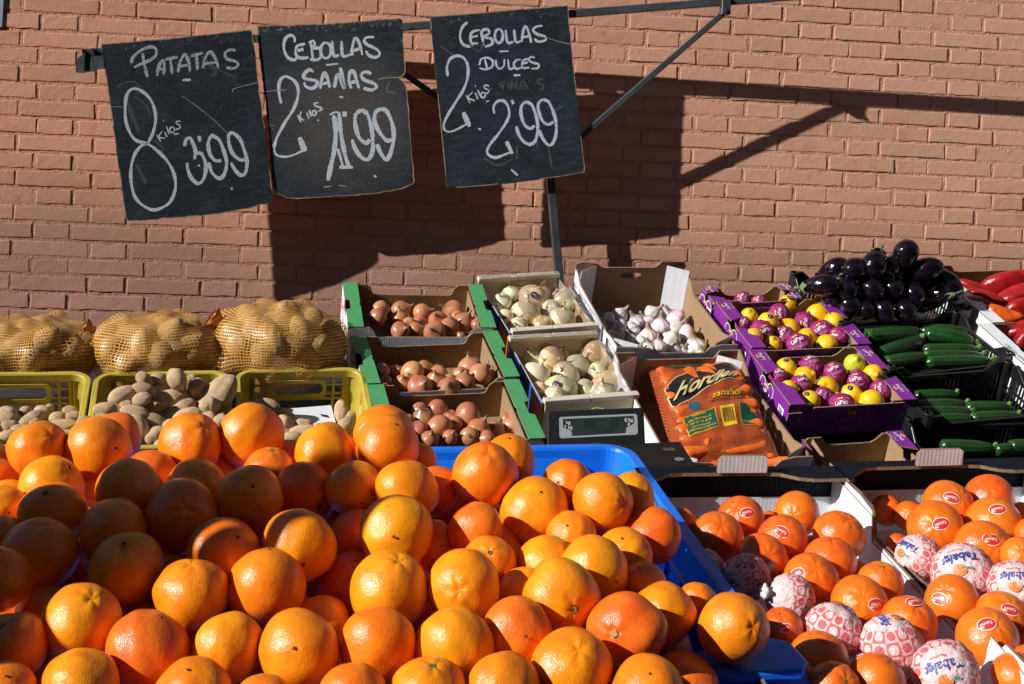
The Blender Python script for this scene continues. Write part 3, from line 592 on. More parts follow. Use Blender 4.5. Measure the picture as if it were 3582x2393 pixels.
# ---- tall white lined carton boxes: garlic, carrots
def tall_box(name, quad, h, label, back_up, hole, off=0.0):
    c = Crate(name, quad, Q2, h, label, 'box', off=off); w, l = c.w, c.l; a = w / 2; t = .005
    c.floor(MT['kraft'])
    if hole:
        top = h + back_up; sx = .036; zc = h - .012; r = .0095
        slot = [(sx * math.cos(q) if 0 else (math.copysign(sx - r, math.cos(q)) + r * math.cos(q)), zc + r * math.sin(q)) for q in np.linspace(math.pi / 2, math.pi / 2 - 2 * math.pi, 17)]
        outer = [(-a, 0), (a, 0), (a, top - .018), (a - .012, top), (a - .085, top + .002), (a - .098, top - .014), (a - .11, top - .02), (-a + .085, top - .02), (-a + .068, top - .006), (-a + .02, top), (-a, top - .006)]
        # two halves round the slot: above and below its middle line
        lowp = [(-a, 0), (a, 0), (a, zc)] + [p for p in slot if p[1] <= zc + 1e-6][::1] + [(-a, zc)]
        lo = sorted([p for p in slot if p[1] <= zc + 1e-6], key=lambda p: -p[0]); up = sorted([p for p in slot if p[1] >= zc - 1e-6], key=lambda p: p[0])
        c.panel('back_panel', 'back', [(-a, 0), (a, 0), (a, zc)] + lo + [(-a, zc)], t, MT['white_card'], MT['kraft'])
        c.panel('back_panel', 'back', [(-a, zc)] + up + [(a, zc)] + outer[2:], t, MT['white_card'], MT['kraft'])
    else:
        c.panel('back_panel', 'back', [(-a, 0), (a, 0), (a, h + back_up), (a - .06, h + back_up), (a - .075, h - .012), (-a + .075, h - .012), (-a + .06, h + back_up), (-a, h + back_up)], t, MT['white_card'], MT['kraft'])
    b = l / 2 - t - .0005
    c.panel('side_panel', 'left', [(-b, 0), (b, 0), (b, h + .012), (b - .03, h + .006), (b - .06, h - .012), (-b + .1, h - .012), (-b + .05, h - .002), (-b, h)], t, MT['white_card'], MT['white_card'])
    c.panel('side_panel', 'right', [(-b, 0), (b, 0), (b, h + .016), (b - .015, h + .012), (b - .06, h - .004), (b - .10, h - .03), (b - .14, h - .030), (-b + .10, h - .022), (-b + .05, h - .004), (-b + .015, h - .006), (-b, h - .03)], t, MT['white_card'], MT['kraft'])
    c.panel('front_panel', 'front', [(-a, 0), (a, 0), (a, h), (a - .05, h), (a - .085, h - .008), (a - .10, h - .026), (-a + .12, h - .022), (-a + .10, h - .006), (-a + .05, h - .002), (-a, h)], t, MT['white_card'], MT['kraft'])
    for sx_, sy_ in ((-1, 1), (1, 1), (-1, -1), (1, -1)):       # folded corner posts
        zt = (h + back_up - .012) if sy_ > 0 else h + .004
        px_ = .058; x0 = sx_ * (a - t - .001); y0 = sy_ * (l / 2 - t - .001); ex = x0 - sx_ * px_; ey = y0 - sy_ * .036; d = .0035
        nx, ny = norm([-sx_ * .036, -sy_ * px_])
        tri = [(ex, y0), (x0, ey), (x0 + nx * 0, ey - sy_ * d), (ex - sx_ * d, y0)]
        z0 = .004 if sy_ > 0 else .03
        mb = MB(); mb.prism(tri, XY, z0, zt, 0, 1, 0); mb.build('corner_post', [MT['white_card'], MT['corr']], c.E)
    return c
GX = tall_box('garlic_box', [(2020, 952), (2410, 948), (2568, 1208), (2148, 1214)], .165, 'tall kraft lined carton of garlic with a hand slot in its raised back', .036, True)
CX_ = tall_box('carrot_box', [(2190, 1246), (2618, 1234), (2806, 1600), (2306, 1622)], .14, 'white carton holding the bag of carrots, in front of the garlic', .012, False)
# ---- purple lemon boxes
def ribbon(pts, w, z=0.0):
    q = catmull(pts, .004); n = len(q); L, R = [], []
    for i, p in enumerate(q):
        t = q[min(i + 1, n - 1)] - q[max(i - 1, 0)]; t = t / (np.linalg.norm(t) + 1e-9); nn = np.array([-t[1], t[0]]) * w / 2
        L.append((*(p + nn), z)); R.append((*(p - nn), z))
    mb = MB(); mb.grid([R, L]); return mb
def heart(k): return [(0, -.5 * k), (-.35 * k, -.15 * k), (-.55 * k, .15 * k), (-.45 * k, .42 * k), (-.2 * k, .45 * k), (0, .25 * k), (.25 * k, .5 * k), (.52 * k, .42 * k), (.58 * k, .1 * k), (.3 * k, -.25 * k), (0, -.5 * k)]
def logo(c, frame, k, dim=False):
    W1 = MT['grey_ink'] if dim else MT['white_ink']
    c.text('LaPaz', k * .5, frame, W1, 'lettering', bold=.01)
    mb = MB()
    for sg, dx in ((1, -.1), (-1, .12)):
        mb.add([(k * (dx + .17 * math.cos(t) * 1.0), k * (.40 + .09 * math.sin(t) + .05 * sg * math.cos(t)), 0) for t in np.linspace(0, 2 * math.pi, 8, endpoint=False)], [list(range(8))])
    mb.build('leaf_mark', MT['yellow_ink'], c.E, frame)
    mb = ribbon([(-.5 * k, -.42 * k), (-.45 * k, -.62 * k), (-.3 * k, -.42 * k), (-.15 * k, -.6 * k), (.1 * k, -.42 * k), (.3 * k, -.62 * k), (.5 * k, -.45 * k)], k * .05); mb.build('script_mark', MT['lilac_ink'] if not dim else MT['grey_ink'], c.E, frame)
LEM = []
def lemon_box(quad, label, h=.10, off=0.0, front=True):
    c = Crate('lemon_box', quad, Q2, h, label, 'box', 'purple lemon boxes stepped down the display', off=off); w, l = c.w, c.l
    c.floor(MT['kraft'])
    PU, K = MT['purple_card'], MT['kraft']; a = w / 2
    c.panel('back_panel', 'back', tray_wall(w - .002, h - .004, .25 * w, h - .03, .018), TH, PU, K)
    c.panel('front_panel', 'front', [(-a, 0), (a, 0), (a, h - .026), (a - .006, h - .022), (a - .03, h - .022), (a - .034, h - .010), (-a + .075, h - .014), (-a + .065, h - .028), (-a, h - .03)], TH, PU, K)
    # folded ears at the front corners
    for sg in (-1, 1):
        x0, x1 = sorted((sg * (a - .012), sg * (a - .085)))
        xe = x1 if sg < 0 else x0
        poly = [(x0, h - .03), (x1, h - .03), (x1, h - .004), (x0, h - .004)]
        if sg < 0: poly = [(x0, .01), (x1, .01), (x1, h - .028), (x1 - .016, h - .006), (x0, h - .004)]
        else: poly = [(x0, .01), (x1, .01), (x1, h - .004), (x0 + .018, h - .006), (x0, h - .026)]
        c.panel('front_ear', 'front', poly, .003, PU, PU, inset=.006)
    b = l / 2 - TH - .0005
    for side in ('left', 'right'):
        sg = -1 if side == 'left' else 1
        c.panel('side_panel', side, [(-b, 0), (b, 0), (b, h - TH), (b * .35, h - TH), (b * .25, h - .024), (-b * .2, h - .024), (-b * .3, h - TH), (-b, h - TH)], TH, PU, K)
        c.panel('inner_panel', side, [(-b, .005), (b, .005), (b, h - .006), (b * .3, h - .012), (b * .2, h - .03), (-b * .2, h - .03), (-b * .3, h - .012), (-b, h - .006)], .003, K, K, inset=.03)
        X0, X1 = (w / 2) * sg, (w / 2 - .046) * sg; bb = l / 2
        for q0, q1, fl in () if (sg < 0 and not front) else ((bb * .10, bb, 1), (-bb, -bb * .16, -1)):
            ya, yb = (q0, q1)
            poly = [(X0, ya), (X1, ya + .02 * (fl > 0)), (X1, yb - .02 * (fl < 0)), (X0, yb)]
            c.flat('rim_flap', poly, h, .0035, PU)
        if sg > 0 or front: logo(c, FR_top((X0 + X1) / 2, bb * .72, h, math.pi / 2 if sg < 0 else -math.pi / 2 + .2), .034)
        if sg > 0: logo(c, FR_top((X0 + X1) / 2, -bb * .6, h, math.pi / 2), .034)
    logo(c, FR_left(c, .0, h * .5), .05)
    ribbon(heart(.075), .0028).build('heart_mark', MT['white_ink'], c.E, FR_left(c, 0, h * .5))
    if front:
        logo(c, FR_front(c, .0, h * .44), .052, True); ribbon(heart(.085), .0022).build('heart_mark', MT['grey_ink'], c.E, FR_front(c, .0, h * .44))
        logo(c, FR_front(c, -a + .035, h * .42), .026, True); logo(c, FR_front(c, a - .035, h * .42), .026, True)
        mb = MB()
        for i in range(7): mb.add([(a - .075 + i * .008, h * .42, 0), (a - .0735 + i * .008, h * .42, 0), (a - .0635 + i * .008, h * .8, 0), (a - .065 + i * .008, h * .8, 0)], [(0, 1, 2, 3)])
        mb.build('stripe_mark', MT['grey_ink'], c.E, FR_front(c, 0, 0) @ Matrix.Scale(1, 4))
        mb = MB(); mb.box(-.016, .016, -.012, .012, 0, .0004); mb.build('white_label', MT['white_card'], c.E, FR_left(c, -l * .36, h * .55))
        mb = MB()
        for i in range(9): mb.box(-.011 + i * .0025, -.0099 + i * .0025, -.007, .007, .0005, .0008)
        mb.build('barcode', MT['dark_ink'], c.E, FR_left(c, -l * .36, h * .55))
    LEM.append(c); return c
LB1 = lemon_box(q6((285, 376), (868, 352), (948, 438), (410, 452)), 'rear purple lemon box mostly hidden behind the next box')
LB2 = lemon_box(q6((432, 450), (1144, 432), (1352, 726), (590, 752)), 'middle purple lemon box of loose and wrapped lemons beside the garlic')
LB3 = lemon_box(q6((642, 762), (1392, 738), (1640, 1078), (836, 1112)), 'front purple lemon box with a heart logo across its front panel')
LB0 = lemon_box(q6((965, 1316), (1592, 1270), (1794, 1545), (1135, 1590)), 'empty purple lemon box low behind the mandarins', off=-.03, front=False)
# ---- black lattice crates
MT['black_plastic'] = gmat('black_plastic', lin(.010, .011, .012), .36, 25, .2, .002, 6, .3, spec=.5)
def lattice(mb, fn, u0, u1, v0, v1, nu, nv, bw, t0, t1, skip=None):
    for i in range(nu + 1):
        u = u0 + (u1 - u0) * i / nu; mb.prism([(u - bw / 2, v0), (u + bw / 2, v0), (u + bw / 2, v1), (u - bw / 2, v1)], fn, t0, t1)
    e = (t1 - t0) * .15
    for j in range(nv + 1):
        v = v0 + (v1 - v0) * j / nv; mb.prism([(u0, v - bw / 2), (u1, v - bw / 2), (u1, v + bw / 2), (u0, v + bw / 2)], fn, t0 + e, t1 - e)
def black_crate(quad, h, label, off=0.0):
    c = Crate('vegetable_crate', quad, Q2, h, label, 'crate', 'black lattice crates stepped down the display', off=off); w, l = c.w, c.l; K = MT['black_plastic']
    c.floor(K)
    for side, fn, half, pos in (('back', XZ, w / 2, l / 2), ('front', XZ, w / 2, -l / 2), ('left', YZ, l / 2, -w / 2), ('right', YZ, l / 2, w / 2)):
        t1 = pos - math.copysign(.004, pos); mb = MB(); e = .02
        dip = .03
        nu = int(half * 2 / .016)
        lattice(mb, fn, -half + e, half - e, .006, h - dip - .012, nu, 3 if side in ('left', 'right') else 1, .0055 if side in ('left', 'right') else .008, pos, t1)
        mb.build('lattice_wall', K, c.E)
        mb = MB(); z0, z1 = h - dip - .014, h - dip
        mb.prism([(-half + .014, z0), (half - .014, z0), (half - .014, h - .003), (half - .05, h - .003), (half - .085, z1), (-half + .085, z1), (-half + .05, h - .003), (-half + .014, h - .003)], fn, pos + math.copysign(.0015, pos), pos - math.copysign(.0065, pos))
        o = mb.build('rim', K, c.E); bevel(o, .001)
    for sx in (-1, 1):
        for sy in (-1, 1):
            x, y = sx * (w / 2 - .012), sy * (l / 2 - .012); mb = MB(); n = 14
            for rr in ((.0125,),):
                ang = np.linspace(0, 2 * math.pi, n, endpoint=False)
                P = np.zeros((n, 5, 3))
                for i, a_ in enumerate(ang):
                    for j, (r_, z_) in enumerate(((.0125, 0), (.0125, h), (.0115, h + .002), (.009, h + .002), (.009, h - .03))): P[i, j] = (x + r_ * math.cos(a_), y + r_ * math.sin(a_), z_)
                mb.grid(P, closeu=True)
            mb.build('corner_post', K, c.E, smooth=False)
    return c
EB = black_crate(q6((888, 258), (1770, 238), (1965, 500), (1130, 566)), .15, 'rear black lattice crate heaped with shiny aubergines')
ZA = black_crate(q6((1195, 582), (1968, 505), (2252, 800), (1470, 884)), .16, 'middle black lattice crate of courgettes below the aubergines')
ZB = black_crate(q6((1520, 898), (2262, 808), (2590, 1128), (1650, 1172)), .17, 'lower black lattice crate of courgettes lying in shade')
ZC = black_crate(q6((1640, 1192), (2610, 1150), (2800, 1440), (1750, 1440)), .15, 'front black lattice crate of courgettes just behind the mandarins', off=-.012)
# ---- pepper boxes
def pepper_box(quad, label):
    c = Crate('pepper_box', quad, Q2, .12, label, 'box', 'white rimmed boxes of peppers'); w, l, h = c.w, c.l, c.h; a = w / 2
    c.floor(MT['kraft'])
    c.panel('back_panel', 'back', tray_wall(w - .002, h - .004, .11, h - .03), TH, MT['white_card'], MT['kraft'])
    c.panel('front_panel', 'front', tray_wall(w - .002, h - .004, .09, h - .034), TH, MT['white_card'], MT['kraft'])
    b = l / 2 - TH - .0005
    for side in ('left', 'right'):
        sg = -1 if side == 'left' else 1
        c.panel('side_panel', side, [(-b, 0), (b, 0), (b, h - TH), (-b, h - TH)], TH, MT['white_card'], MT['kraft'])
        c.panel('inner_panel', side, [(-b, .005), (b, .005), (b, h - .006), (-b, h - .006)], .003, MT['kraft'], MT['kraft'], inset=.042)
        X0, X1 = a * sg, (a - .046) * sg; bb = l / 2
        c.flat('rim_flap', [(X0, -bb), (X1, -bb), (X1, -.02), (X1 + .006 * sg, 0), (X1, .02), (X1, bb), (X0, bb), (X0, .03), (X0 - .008 * sg, .02), (X0 - .008 * sg, -.02), (X0, -.03)], h, .0035, MT['white_card'])
    c.text('ORIGEN ESPAÑA', .016, FR_top(-a + .012, -.02, h, -math.pi / 2 - .0), MT['teal_ink'])
    return c
PB = pepper_box(q6((1778, 230), (2640, 196), (2960, 560), (2092, 590)), 'rear white rimmed box of red peppers at the end of the display')
PB2 = pepper_box(q6((2106, 602), (3000, 560), (3340, 930), (2420, 960)), 'front white rimmed box of peppers printed ORIGEN ESPAÑA')
# ---- mandarin boxes of the front tier
def mandarin_box(quad, label, h=.13):
    c = Crate('mandarin_box', quad, Q1, h, label, 'box', 'black and white cartons of mandarins'); w, l = c.w, c.l; a = w / 2; b = l / 2; B, Wh, K = MT['black_card'], MT['white_card'], MT['kraft']
    c.floor(Wh)
    c.panel('back_panel', 'back', [(-a, 0), (a, 0), (a, h - .004), (-a, h - .004)], TH, B, B)
    c.panel('back_lining', 'back', [(-a + .006, .005), (a - .006, .005), (a - .006, h * .60), (-a + .006, h * .62)], .003, Wh, Wh, inset=TH + .0005)
    r = .03
    c.flat('rim_flap', [(-a, b), (-a, b - .075), (-a + .012, b - .07), (-a + .022, b - .05), (-a + .05, b - .028), (-a + .075, b - .024), (a - .14, b - .024), (a - .11, b - .028), (a - .085, b - .045), (a - .06, b - .052), (a, b - .05), (a, b)], h, .006, B)
    mb = MB(); mb.prism([(-.042, h + .001), (.042, h + .001), (.042, h + .026), (.036, h + .03), (-.034, h + .03), (-.042, h + .022)], XZ, b - .028, b - .022, 0, 0, 1); mb.build('tab', [Wh, MT['corr']], c.E)
    for side in ('left', 'right'):
        e = b - TH - .001
        prof = [(-e, 0), (e, 0), (e, h - .008), (e - .10, h - .004), (e - .15, h - .010), (e - .158, h - .045), (e - .168, h - .05), (-e + .12, h - .05), (-e + .11, h - .03), (-e + .09, h - .006), (-e + .02, h - .006), (-e, h - .014)]
        c.panel('side_panel', side, prof, .005, B, Wh)
        prof2 = [(-e + .0, .006), (e, .006), (e, h - .012), (e - .155, h - .016), (e - .165, h - .054), (-e + .13, h - .054), (-e + .12, h - .012), (-e, h - .02)]
        c.panel('side_lining', side, prof2, .0022, K, Wh, inset=.0056)
    c.panel('front_panel', 'front', [(-a, 0), (a, 0), (a, h - .006), (a - .08, h - .006), (a - .1, h - .035), (-a + .1, h - .035), (-a + .08, h - .006), (-a, h - .006)], TH, B, Wh)
    return c
MB1 = mandarin_box(q8((18, 92), (1296, 50), (2345, 1470), (560, 1470)), 'black carton of mandarins beside the blue orange crate')
MB2 = mandarin_box(q8((1332, 66), (2600, -20), (4130, 1470), (2415, 1470)), 'black carton of mandarins at the end of the front row, its liner white')
# ---- blue crate of oranges
MT['blue'] = gmat('blue_plastic', lin(.007, .17, .80), .34, 18, .12, .002, 5, .18, spec=.5, dirt=(35, .66, lin(.10, .22, .42), .5))
def rr(w, l, r, n=7):
    out = []
    for cx, cy, a0 in ((w / 2 - r, l / 2 - r, 0), (-w / 2 + r, l / 2 - r, 90), (-w / 2 + r, -l / 2 + r, 180), (w / 2 - r, -l / 2 + r, 270)):
        for k in range(n + 1): a = math.radians(a0 + 90 * k / n); out.append((cx + r * math.cos(a), cy + r * math.sin(a)))
    return out
BC = Crate('orange_crate', [(-260, 1604), (2266, 1538), (2668, 2345), (-560, 2470)], Q1, .22, 'big blue plastic crate heaped with oranges at the front of the stall', 'crate'); w, l, h = BC.w, BC.l, BC.h
def loft(prof, R0, w, l):
    rings = [[(x, y, z) for x, y in rr(w - 2 * i, l - 2 * i, max(.006, R0 - i))] for i, z in prof]
    P = np.array(rings).transpose(1, 0, 2); mb = MB(); mb.grid(P, closeu=True); mb.f = [f[::-1] for f in mb.f]; return mb
loft([(.012, h - .05), (0, h - .048), (0, h - .004), (.002, h), (.016, h), (.019, h - .004), (.022, h - .02), (.028, h - .045), (.032, h - .05)], .055, w, l).build('rim', MT['blue'], BC.E, smooth=False)
loft([(.032, h - .05), (.034, h - .10), (.042, .008)], .055, w, l).build('wall', MT['blue'], BC.E)
loft([(.012, h - .05), (.03, .0)], .055, w, l).build('outer_wall', MT['blue'], BC.E)
mb = MB(); mb.prism(rr(w - .084, l - .084, .02), XY, 0, .008); mb.build('floor', MT['blue'], BC.E)
mb = MB(); P = rr(.30, .038, .016); mb.prism(P, XY, -.006, 0); o = mb.build('handle_recess', MT['blue'], BC.E, Matrix.Translation((w / 2 - .25, l / 2 - .042, h - .028)) @ Matrix.Rotation(math.radians(62), 4, 'X')); bevel(o, .003, 2)
for i, (dz, ex) in enumerate(((0, .0), (.03, .03))):
    mb = MB(); mb.prism([(w / 2 - .24 + ex, -l / 2 - .02 - ex), (w / 2 + .012 + ex, -l / 2 - .02 - ex), (w / 2 + .026 + ex, -l / 2 + .0 - ex), (w / 2 + .022 + ex, -l / 2 + .045), (w / 2 - .004, -l / 2 + .06), (w / 2 - .03, -l / 2 + .035), (w / 2 - .24, -l / 2 + .03)], XY, h - .012 - dz, h + .002 - dz)
    o = mb.build('corner_flange', MT['blue'], BC.E); bevel(o, .004, 2)
for y in np.linspace(-l * .28, l * .33, 5):
    mb = MB(); mb.box(w / 2 - .037, w / 2 - .031, y - .004, y + .004, .03, h - .052); mb.build('rib', MT['blue'], BC.E)
# ---- yellow crates of loose potatoes
MT['yellow'] = gmat('yellow_plastic', lin(.50, .40, .055), .45, 30, .2, .001, 5, .2, spec=.45, dirt=(22, .6, lin(.25, .2, .06), .5))
def yellow_crate(quad, label):
    c = Crate('potato_crate', quad, Q2, .20, label, 'crate', 'yellow plastic crates of loose potatoes'); w, l, h = c.w, c.l, c.h; Y = MT['yellow']
    c.floor(Y, ins=.02)
    mb = loft([(.006, h - .022), (0, h - .02), (0, h - .002), (.002, h), (.013, h), (.015, h - .003), (.015, h - .02)], .05, w, l); mb.build('rim', Y, c.E)
    # back wall: open lattice with a framed hand hole
    mb = MB(); y1, y0 = l / 2 - .008, l / 2 - .013; a = w / 2 - .045
    hx0, hx1, hz0, hz1 = -.07, .06, h - .072, h - .038
    cols = list(np.arange(-a, hx0 - .02, .026)) + list(np.arange(hx1 + .028, a, .026))
    for x in [-a, a] + cols: mb.box(x - .0035, x + .0035, y0, y1, .02, h - .02)
    for z in (.022, .052, .082, .112): mb.box(-a, a, y0 + .0008, y1 - .0008, z - .003, z + .003)
    for z in (h - .045, h - .072):
        mb.box(-a, hx0 - .012, y0 + .0008, y1 - .0008, z - .003, z + .003); mb.box(hx1 + .012, a, y0 + .0008, y1 - .0008, z - .003, z + .003)
    for x in np.linspace(hx0, hx1, 6): mb.box(x - .003, x + .003, y0, y1, .112, hz0 - .006)
    mb.build('lattice_wall', Y, c.E)
    mb = MB(); q = rr(hx1 - hx0 + .02, hz1 - hz0 + .02, .014, 5); qi = rr(hx1 - hx0, hz1 - hz0, .012, 5); n = len(q); cx, cz = (hx0 + hx1) / 2, (hz0 + hz1) / 2
    vs = [(x + cx, y0 - .004, z + cz) for x, z in q] + [(x + cx, y0 - .004, z + cz) for x, z in qi] + [(x + cx, y1 + .001, z + cz) for x, z in qi] + [(x + cx, y1 + .001, z + cz) for x, z in q]
    fs = [(k * n + i, k * n + (i + 1) % n, ((k + 1) % 4) * n + (i + 1) % n, ((k + 1) % 4) * n + i) for k in range(4) for i in range(n)]
    mb.add(vs, fs); mb.build('hand_hole', Y, c.E)
    mb = MB(); mb.box(hx0 - .01, hx1 + .01, y0, y1, h - .026, h - .02); mb.box(-w / 2 + .045, w / 2 - .045, y0, y1, h - .024, h - .018); mb.build('top_rail', Y, c.E)
    # corner shells and solid side walls
    for sx in (-1, 1):
        mb = MB(); P = []
        for z in np.linspace(.004, h - .018, 5):
            row = []
            for t in np.linspace(0, 1, 9):
                a_ = math.pi / 2 * t; R = .045; row.append((sx * (w / 2 - .008 - R + R * math.sin(a_)), l / 2 - .008 - R + R * math.cos(a_), z))
            row.append((sx * (w / 2 - .008), -l / 2 + .02, z)); P.append(row)
        mb.grid(P); o = mb.build('side_wall', Y, c.E); s_ = o.modifiers.new('thick', 'SOLIDIFY'); s_.thickness = .004; s_.offset = 0
        for y in np.linspace(-l * .3, l * .3, 5): mb2 = MB(); mb2.box(sx * (w / 2 - .006) - .004, sx * (w / 2 - .006) + .004, y - .003, y + .003, .02, h - .022); mb2.build('rib', Y, c.E)
        for z in (.06, .11): mb2 = MB(); mb2.box(sx * (w / 2 - .006) - .0035, sx * (w / 2 - .006) + .0035, -l * .42, l * .38, z - .003, z + .003); mb2.build('rib', Y, c.E)
    mb = MB(); mb.box(-w / 2 + .03, w / 2 - .03, -l / 2 + .004, -l / 2 + .009, .004, h - .02); mb.build('front_wall', Y, c.E)
    return c
YA = yellow_crate([(-170, 1300), (306, 1298), (300, 1560), (-290, 1575)], 'yellow lattice crate of potatoes at the end nearest the street corner')
YB = yellow_crate([(316, 1302), (800, 1292), (826, 1560), (306, 1572)], 'middle yellow crate piled high with loose potatoes')
YC = yellow_crate([(814, 1292), (1274, 1282), (1330, 1555), (838, 1570)], 'yellow lattice crate with few potatoes and a flat card, beside the onions')
# flat piece of white card lying in the third crate
mb = MB(); p = [YC.rim.hit(*C4(q), -.07) for q in ((1790, 1050), (2265, 1012), (2305, 1160), (1850, 1250))]
cc = sum(p) / 4; e1 = norm(p[1] - p[0]); e2 = norm(np.cross(np.cross(e1, p[3] - p[0]), e1)); e3 = np.cross(e1, e2); e3 = e3 if e3[2] > 0 else -e3; e2 = np.cross(e3, e1)
mb.prism([((q - cc) @ e1, (q - cc) @ e2) for q in p], XY, -.006, 0, 1, 0, 1)
o = mb.build('card_sheet', [MT['white_card'], MT['corr']], None, M4(e1, e2, e3, cc)); tag(o, 'flat white card with a torn slot lying on the potatoes', 'cardboard')
q = [YC.rim.hit(*C4(k), -.055) for k in ((2190, 1040), (2245, 1048), (2258, 1066), (2205, 1056))]
mb = MB(); mb.add([((k - cc) @ e1, (k - cc) @ e2, .0008) for k in q], [(0, 1, 2, 3)]); mb.build('torn_slot', MT['dark_ink'], o)
# ---- tables that carry the tiers
MT['table'] = gmat('grey_table', lin(.025, .025, .028), .7, 40, .3, .001, 6, .2)
def table(name, plane, cx, off, w, l, label):
    pc = plane.hit(*cx, off); n = plane.n; r = norm([math.cos(.12), math.sin(.12), 0]); r = norm(r - n * (r @ n)); b = np.cross(n, r)
    E = empty(name, Matrix.Translation((pc[0], pc[1], 0)), label, 'table'); iv = E.matrix_world.inverted()
    mb = MB(); mb.box(-w / 2, w / 2, -l / 2, l / 2, -.025, 0); mb.build('tabletop', MT['table'], E, iv @ M4(r, b, n, pc))
    for sx in (-1, 1):
        for sy in (-1, 1):
            p = pc + r * sx * (w / 2 - .1) + b * sy * (l / 2 - .06) - n * .026
            mb = MB(); mb.box(-.02, .02, -.02, .02, 0, p[2] - .002); mb.build('leg', MT['steel'], E, iv @ Matrix.Translation((p[0], p[1], 0)))
table('front_table', Q1, (1900, 2000), -.235, 3.4, .95, 'slanted dark trestle table under the oranges and mandarins')
table('rear_table', Q2, (1850, 1420), -.215, 3.6, .66, 'slanted dark trestle table under the rear crates')
# ---- weighing scale
MT['scale_black'] = gmat('scale_black', lin(.007, .008, .010), .55, 120, .3, .0005, 4, .15, spec=.25); MT['scale_grey'] = gmat('scale_grey', lin(.28, .29, .31), .5)
MT['lcd'] = gmat('lcd_glass', lin(.022, .034, .032), .12, coat=.4); MT['lcd_digit'] = gmat('lcd_digit', lin(.005, .007, .006), .5)
D_ = 3.02
P0 = [at(*C5(p), D_) for p in ((1592, 1148), (2250, 1124), (2258, 1365), (1592, 1385))]
r_ = norm(P0[1] - P0[0]); n_ = norm(np.array([.12, -.97, .24])); n_ = norm(n_ - r_ * (n_ @ r_)); u_ = np.cross(n_, r_); c_ = sum(P0) / 4
SE = empty('weighing_scale', M4(r_, u_, n_, c_), 'black electronic weighing scale with a dark display behind the blue crate', 'scale')
def sl(px, py): d = at(*C5((px, py)), D_) - c_; return (d @ r_, d @ u_)
def pp(*ps): return [sl(*p) for p in ps]
mb = MB(); mb.prism(pp((1600, 1148), (2240, 1124), (2256, 1140), (2262, 1420), (1590, 1440), (1590, 1165)), XY, -.05, 0); o = mb.build('display_housing', MT['scale_black'], SE); bevel(o, .004, 2)
mb = MB(); mb.prism(pp((1684, 1190), (2196, 1168), (2210, 1180), (2212, 1300), (2200, 1312), (1690, 1338), (1676, 1325), (1674, 1200)), XY, .0002, .0014); mb.build('display_frame', MT['scale_grey'], SE)
mb = MB(); mb.prism(pp((1700, 1204), (2180, 1182), (2184, 1232), (2128, 1262), (2124, 1300), (1762, 1320), (1756, 1284), (1700, 1262)), XY, .0016, .0024); mb.build('screen', MT['lcd'], SE)
def stext(t, size, px, py, mat, sh=0):
    v, f = textgeo(t, size, sh); mb = MB(); mb.add(v, f); x, y = sl(px, py); mb.build('lettering', mat, SE, Matrix.Translation((x, y, .0027)) @ Matrix.Rotation(math.radians(1.5), 4, 'Z'))
stext('kg', .011, 1736, 1228, MT['white_ink']); stext('T kg', .011, 1735, 1262, MT['white_ink']); stext('€/kg', .011, 2150, 1212, MT['white_ink']); stext('€', .011, 2152, 1244, MT['white_ink'])
stext('0000', .014, 1885, 1220, MT['lcd_digit']); stext('0000', .014, 1885, 1252, MT['lcd_digit']); stext('000', .014, 2050, 1214, MT['lcd_digit']); stext('000', .014, 2050, 1246, MT['lcd_digit']); stext('PREC DIREC', .011, 1980, 1282, MT['lcd_digit'])
mb = MB(); mb.tube([(*sl(1900, 1130), -.02), (*sl(1930, 1121), -.02), (*sl(1985, 1128), -.02)], .0012, 6); mb.build('cable_tie', gmat('yellow_green_wire', lin(.35, .5, .05), .5), SE)
# platform, lower and nearer
iv = SE.matrix_world.inverted(); pz = Plane(at(*C6((150, 1430)), 2.74), np.array([0.02, -.12, .99]))
Q = [pz.hit(*C6(p)) for p in ((-640, 1372), (180, 1342), (292, 1520), (-600, 1560))]
mb = MB(); nz = pz.n; vs = Q + [p - nz * .035 for p in Q]; mb.add(vs, [(3, 2, 1, 0), (4, 5, 6, 7), (0, 1, 5, 4), (1, 2, 6, 5), (2, 3, 7, 6), (3, 0, 4, 7)]); o = mb.build('platform', MT['scale_black'], SE, iv); bevel(o, .004, 2)
if (np.cross(Q[1] - Q[0], Q[2] - Q[0]) @ nz) < 0: pass
mb = MB(); k = [pz.hit(*C6(p), .0006) for p in ((60, 1385), (130, 1382), (150, 1400), (80, 1404))]; mb.add(k, [(3, 2, 1, 0)]); mb.build('name_plate', MT['lcd'], SE, iv)
cpt = pz.hit(*C6((172, 1457)), .0004); mb = MB(); mb.tube([cpt, cpt + nz * .0012], .0105, 14); mb.build('level_button', gmat('level_bubble', lin(.16, .17, .17), .3), SE, iv)
for q4_ in ((-560, 1400), (100, 1380)):
    p = pz.hit(*C6(q4_), -.036); mb = MB(); mb.tube([p, np.array([p[0], p[1], .62])], .012, 8); mb.build('stand_leg', MT['steel'], SE, iv)
arm = at(*C5((1900, 1385)), D_) - n_ * .03; a2 = pz.hit(*C6((-300, 1400)), -.02); mb = MB(); mb.tube([arm, a2], .012, 8); mb.build('display_arm', MT['scale_black'], SE, iv)
